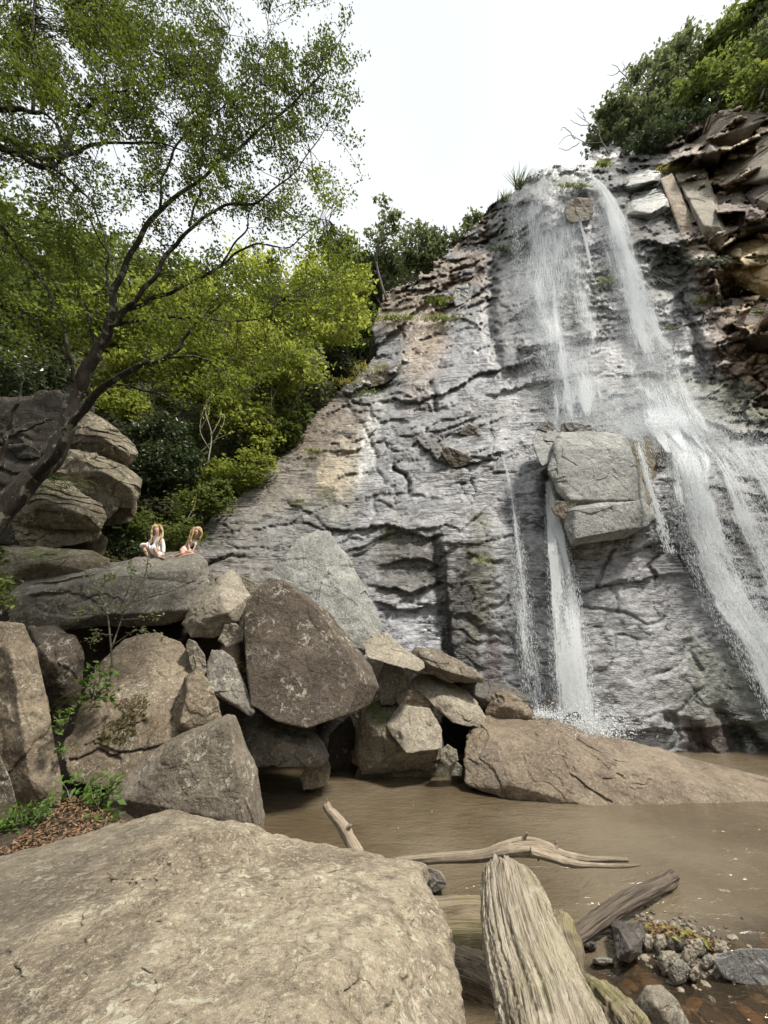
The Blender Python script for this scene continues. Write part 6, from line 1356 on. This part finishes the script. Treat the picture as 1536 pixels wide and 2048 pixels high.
def hand(jt, bn, key, px, py, dy, ux, uy, s_=1.0):
    """palm, four fingers of unequal length and a thumb, continuing from joint key"""
    jt[key + 'palm'] = J(px, py, dy, .021 * s_); bn.append((key, key + 'palm'))
    for i, (off_, ln) in enumerate([(-1.5, .8), (-.5, 1.0), (.5, .95), (1.5, .75)]):
        a_ = (px + ux * 1.6 - uy * off_ * .75, py + uy * 1.6 + ux * off_ * .75); b_ = (a_[0] + ux * 2.6 * ln, a_[1] + uy * 2.6 * ln + .5)
        jt[f'{key}f{i}'] = J(a_[0], a_[1], dy - .01, .009 * s_); jt[f'{key}g{i}'] = J(b_[0], b_[1], dy, .007 * s_)
        bn += [(key + 'palm', f'{key}f{i}'), (f'{key}f{i}', f'{key}g{i}')]
    jt[key + 't'] = J(px - uy * 2.4, py + ux * 2.4, dy - .02, .009 * s_); jt[key + 'u'] = J(px - uy * 3.2 + ux * 1.5, py + ux * 3.2 + uy * 1.5, dy - .02, .007 * s_)
    bn += [(key + 'palm', key + 't'), (key + 't', key + 'u')]
def face(root, o0, px, py, dy, r, tilt, smile):
    """eyes, nose, mouth and ears on a head whose centre is at px, py"""
    def ball(nm, x, y, d_, rx, ry, rz, m):
        ca, sa = math.cos(tilt), math.sin(tilt); X = px + (x * ca - y * sa) * r / K; Y_ = py + (x * sa + y * ca) * r / K
        c_ = P(X, Y_, GB + dy + d_ * r); dd, ff = cube_dirs(6)
        V = dd * np.array([rx, ry, rz]) * r; R_ = np.array(Matrix.Rotation(-tilt, 3, 'Y')); V = V @ R_.T
        link(nm, mesh_np(nm, V + c_ - np.array(o0), ff), m, root)
    for sx in (-1, 1): ball('eye', .36 * sx, -.02, -.86, .15, .08, .10, M_eye)
    for sx in (-1, 1): ball('eyebrow', .37 * sx, -.26, -.88, .20, .05, .035, M_hair)
    ball('nose', 0, .24, -.98, .12, .16, .17, M_skin)
    for sx in (-1, 1): ball('ear', .93 * sx, .1, -.05, .09, .16, .2, M_skin)
    ball('mouth', 0, .52, -.86, .28, .08, .07 + .04 * smile, M_lip)
    if smile: ball('teeth', 0, .50, -.93, .2, .04, .045, M_tooth)
def strands(root, o0, paths, rad, m, cap, name='hair'):
    rgh = np.random.default_rng(4); b = Bag(); dd, ff = cube_dirs(16); c_ = P(cap[0], cap[1], GB + cap[2])
    keep = dd.copy(); fr = np.clip(-dd[:, 1] * 1.0 - dd[:, 2] * 1.1 + .1, 0, 1)          # open in front below the hairline
    V = dd * np.array([.098, .105, .112]) * (1 - .35 * fr[:, None]) * (1 + .05 * fbm(dd * np.array([6, 6, 1]), 2, 3)[:, None])
    b.add(V + c_, ff)
    for pts in paths:
        for _j in range(6):
          W = crom([P(x + rgh.normal() * 1.1, y + rgh.normal() * .9, GB + d_ + rgh.normal() * .012) for x, y, d_ in pts], 14)
          V, q = tube(W, np.interp(np.linspace(0, 1, 14), [0, .2, .7, 1], [rad * .4, rad * .62, rad * .55, rad * .1]), 6, disp=lambda t, th, p: 1 + .25 * fbm(np.stack([np.cos(th)[None] + 0 * t[:, None], np.sin(th)[None] + 0 * t[:, None], t[:, None] + 0 * th[None]], -1), 3, 3)); b.add(V, q)
    return link(name, b.mesh(name, o0), m, root)
# girl in white, squatting with one knee up
o0 = P(310, 1116, 9.5); g1 = thing('person', 'girl in a loose white dress squatting on the boulder with long blond hair', 'person', tuple(o0))
jt = {'hip': J(312, 1104, .05, .085), 'waist': J(313, 1094, .04, .075), 'chest': J(315, 1082, .02, .082), 'neck': J(314, 1073, .0, .036), 'jaw': J(314, 1067, -.02, .052), 'head': J(314, 1060, -.01, .082), 'crown': J(314, 1055, .01, .055),
      'shL': J(306, 1077, .01, .036), 'elL': J(298, 1087, -.02, .028), 'wrL': J(291, 1090, -.2, .02), 'shR': J(323, 1077, .01, .036), 'elR': J(327, 1092, 0, .028), 'wrR': J(327, 1106, -.08, .02),
      'hpL': J(306, 1106, .02, .07), 'knL': J(284, 1091, -.18, .052), 'anL': J(296, 1112, -.16, .03), 'heL': J(297, 1117, -.14, .026), 'toL': J(285, 1121, -.32, .018),
      'hpR': J(320, 1106, .0, .07), 'knR': J(308, 1096, -.25, .05), 'anR': J(318, 1114, -.2, .028), 'toR': J(330, 1117, -.34, .018)}
bn = [('hip', 'waist'), ('waist', 'chest'), ('chest', 'neck'), ('neck', 'jaw'), ('jaw', 'head'), ('head', 'crown'), ('chest', 'shL'), ('shL', 'elL'), ('elL', 'wrL'), ('chest', 'shR'), ('shR', 'elR'), ('elR', 'wrR'),
      ('hip', 'hpL'), ('hpL', 'knL'), ('knL', 'anL'), ('anL', 'heL'), ('heL', 'toL'), ('hip', 'hpR'), ('hpR', 'knR'), ('knR', 'anR'), ('anR', 'toR')]
hand(jt, bn, 'wrL', 288, 1090, -.24, -.7, .5); hand(jt, bn, 'wrR', 327, 1110, -.12, .1, 1)
skin('body', jt, bn, M_skin, g1, o0)
face(g1, o0, 314, 1062, -.01, .088, .05, 0)
dj = {'a': J(315, 1080, .03, .1), 'b': J(314, 1090, .03, .12), 'c': J(313, 1101, .02, .13), 'd': J(314, 1109, .0, .14), 'e': J(300, 1094, -.1, .075), 'f': J(284, 1089, -.17, .066), 'f2': J(280, 1096, -.17, .045), 'g': J(309, 1101, -.16, .085), 'h': J(306, 1110, -.16, .055), 'i': J(322, 1111, -.14, .07), 'n': J(314.5, 1076, .02, .055)}
skin('dress', dj, [('n', 'a'), ('a', 'b'), ('b', 'c'), ('c', 'd'), ('c', 'e'), ('e', 'f'), ('f', 'f2'), ('c', 'g'), ('g', 'h'), ('d', 'i')], M_white, g1, o0)
for a_, b_, c_, d_ in [('shL', 'elL', 'wrL', 0), ('shR', 'elR', 'wrR', 1)]:
    q = {k: (*jt[k][:3], jt[k][3] + (.018 if k != c_ else .02)) for k in (a_, b_, c_)}
    skin('sleeve', q, [(a_, b_), (b_, c_)], M_white, g1, o0)
strands(g1, o0, [[(314, 1051, .03), (306, 1054, -.02), (303, 1064, -.03), (303, 1076, -.06), (300, 1088, -.08)], [(315, 1051, .03), (322, 1055, -.02), (325, 1064, -.03), (323, 1076, -.08), (318, 1092, -.12)],
    [(314, 1051, .04), (309, 1051, -.03), (304, 1060, -.01), (305, 1072, .0), (305, 1084, -.05)], [(314, 1051, .04), (319, 1051, -.03), (324, 1060, .0), (325, 1072, -.03), (320, 1086, -.11)],
    [(314, 1052, .07), (312, 1060, .10), (312, 1075, .11), (311, 1092, .12)], [(316, 1052, .07), (318, 1060, .10), (319, 1075, .11), (320, 1090, .12)], [(306, 1056, .05), (304, 1066, .05), (302, 1080, .02), (297, 1092, -.02)], [(321, 1056, .05), (325, 1066, .04), (318, 1080, -.1), (313, 1096, -.14)]], .022, M_hair, (314.5, 1058.5, .02))
# girl leaning on straight arms with folded legs
GB = 9.66
o0 = P(375, 1110, 9.5); g2 = thing('person', 'smiling girl with blond hair leaning on straight arms, bare legs folded aside', 'person', tuple(o0))
jt = {'hip': J(369, 1099, .12, .085), 'waist': J(375, 1091, .12, .07), 'chest': J(383, 1081, .1, .076), 'neck': J(391, 1075, .06, .035), 'jaw': J(393, 1070, .03, .05), 'head': J(394, 1064, .03, .08), 'crown': J(394, 1059, .04, .055),
      'shL': J(379, 1078, .04, .036), 'elL': J(378, 1091, .0, .026), 'wrL': J(379, 1103, -.06, .02), 'shR': J(393, 1082, .1, .034), 'elR': J(390, 1094, .04, .026), 'wrR': J(384, 1104, -.02, .02),
      'hpL': J(364, 1100, .06, .075), 'knL': J(366, 1107, -.28, .05), 'anL': J(348, 1114, -.26, .028), 'toL': J(339, 1112, -.3, .018), 'hpR': J(372, 1103, .06, .07), 'knR': J(387, 1108, -.2, .048), 'anR': J(364, 1112, -.28, .028), 'toR': J(350, 1119, -.34, .018)}
bn = [('hip', 'waist'), ('waist', 'chest'), ('chest', 'neck'), ('neck', 'jaw'), ('jaw', 'head'), ('head', 'crown'), ('chest', 'shL'), ('shL', 'elL'), ('elL', 'wrL'), ('chest', 'shR'), ('shR', 'elR'), ('elR', 'wrR'),
      ('hip', 'hpL'), ('hpL', 'knL'), ('knL', 'anL'), ('anL', 'toL'), ('hip', 'hpR'), ('hpR', 'knR'), ('knR', 'anR'), ('anR', 'toR')]
hand(jt, bn, 'wrL', 380, 1106, -.1, .3, .9); hand(jt, bn, 'wrR', 384, 1107, -.06, .1, 1)
skin('body', jt, bn, M_skin, g2, o0)
face(g2, o0, 394, 1066, .03, .086, .25, 1)
skin('top', {'a': J(390, 1077, .08, .045), 'b': J(383, 1082, .1, .096), 'c': J(372, 1093, .12, .1), 'd': J(393, 1083, .1, .046), 'e': J(391, 1092, .05, .036)}, [('a', 'b'), ('b', 'c'), ('b', 'd'), ('d', 'e')], M_cream, g2, o0)
skin('shorts', {'a': J(373, 1095, .12, .098), 'b': J(368, 1100, .11, .108), 'c': J(366, 1104, -.03, .092), 'd': J(376, 1104, .0, .088)}, [('a', 'b'), ('b', 'c'), ('b', 'd')], M_cream, g2, o0)
strands(g2, o0, [[(393, 1055, .05), (387, 1060, .0), (385, 1070, .0), (380, 1082, .0), (376, 1093, .02)], [(394, 1055, .05), (401, 1060, .0), (403, 1068, .02), (400, 1078, .02), (396, 1086, .03)],
    [(392, 1055, .06), (386, 1058, .05), (381, 1068, .08), (376, 1080, .08), (370, 1090, .08)], [(394, 1055, .06), (400, 1057, .04), (403, 1066, .06), (401, 1076, .06)], [(393, 1056, .1), (389, 1066, .14), (384, 1078, .18), (374, 1088, .22)],
    [(390, 1056, .08), (383, 1063, .06), (381, 1074, .03), (383, 1086, -.02)], [(394, 1056, .1), (396, 1066, .14), (394, 1078, .17)]], .022, M_hair, (394.5, 1062, .06))

for k, (lb, x, y, Y_, ln_) in enumerate([('pale bare stem rising through the shrubs left of the slope', 415, 930, 12.6, [(0, 0, 3), (8, -60, 3), (-4, -110, 2), (14, -150, 1)]), ('thin pale vine loops hanging in the dark gap over the dome bush', 420, 900, 12.9, [(0, 0, 2), (-20, -40, 2), (-10, -90, 2), (10, -120, 1)]),
    ('slanting bare twig across the slope rim shrubs', 400, 905, 12.7, [(0, 0, 3), (30, -25, 2), (70, -42, 1)]), ('two straight pale poles of young trees behind the slope rim', 540, 870, 15.0, [(0, 0, 3), (3, -70, 3), (0, -130, 2)]), ('fallen pale stalk behind the sitting girls', 355, 1055, 11.0, [(0, 0, 3), (18, -14, 2), (36, -26, 1)])]):
    stems('vine', lb, 'vine', [[(x + a_, y + b_, w_) for a_, b_, w_ in ln_], [(x + ln_[1][0], y + ln_[1][1], 2), (x + ln_[1][0] + 16, y + ln_[1][1] - 30, 1), (x + ln_[1][0] + 20, y + ln_[1][1] - 52, 1)]], B_pale, L_bright, Y_, 6, 12, 60 + k)
# moss patch set on the face of the broad sloping boulder
from mathutils.bvhtree import BVHTree
sl_ = next(o for o in COL.objects if o.get('label', '').startswith('broad sloping boulder'))
bv = BVHTree.FromPolygons([v.co + sl_.location for v in sl_.data.vertices], [p.vertices[:] for p in sl_.data.polygons])
rg = np.random.default_rng(12); pts = []
for i in range(5200):
    x, y = rg.uniform(195, 305), rg.uniform(1385, 1490)
    d_ = blob(x, y, 270, 1415, 30, 26) if rg.random() < .5 else blob(x, y, 245, 1455, 52, 24, -35)
    if d_ + .8 * fbm(np.array([[x / 18, y / 18, 0.]]), 1, 3)[0] > .95: continue
    q = Vector(P(x, y, 5.0)); c0 = Vector((0, 0, CAMZ)); h_ = bv.ray_cast(c0, (q - c0).normalized())
    if h_[0] is not None: pts.append(np.array(h_[0] + h_[1] * 0.012))
if pts:
    V, q = leaf_quads(np.array(pts), .035, rg, .35, -.2, .2); me = mesh_np('moss', V, q, False); set_f(me, 'tone', np.repeat(rg.random(len(pts)), 4))
    tag(link('moss', me, leaf_mat('moss_brown', (.03, .026, .008), (.14, .12, .03), .15, .9, yf=0)), 'brown green moss growing on the broad sloping boulder', 'moss', kind='stuff')
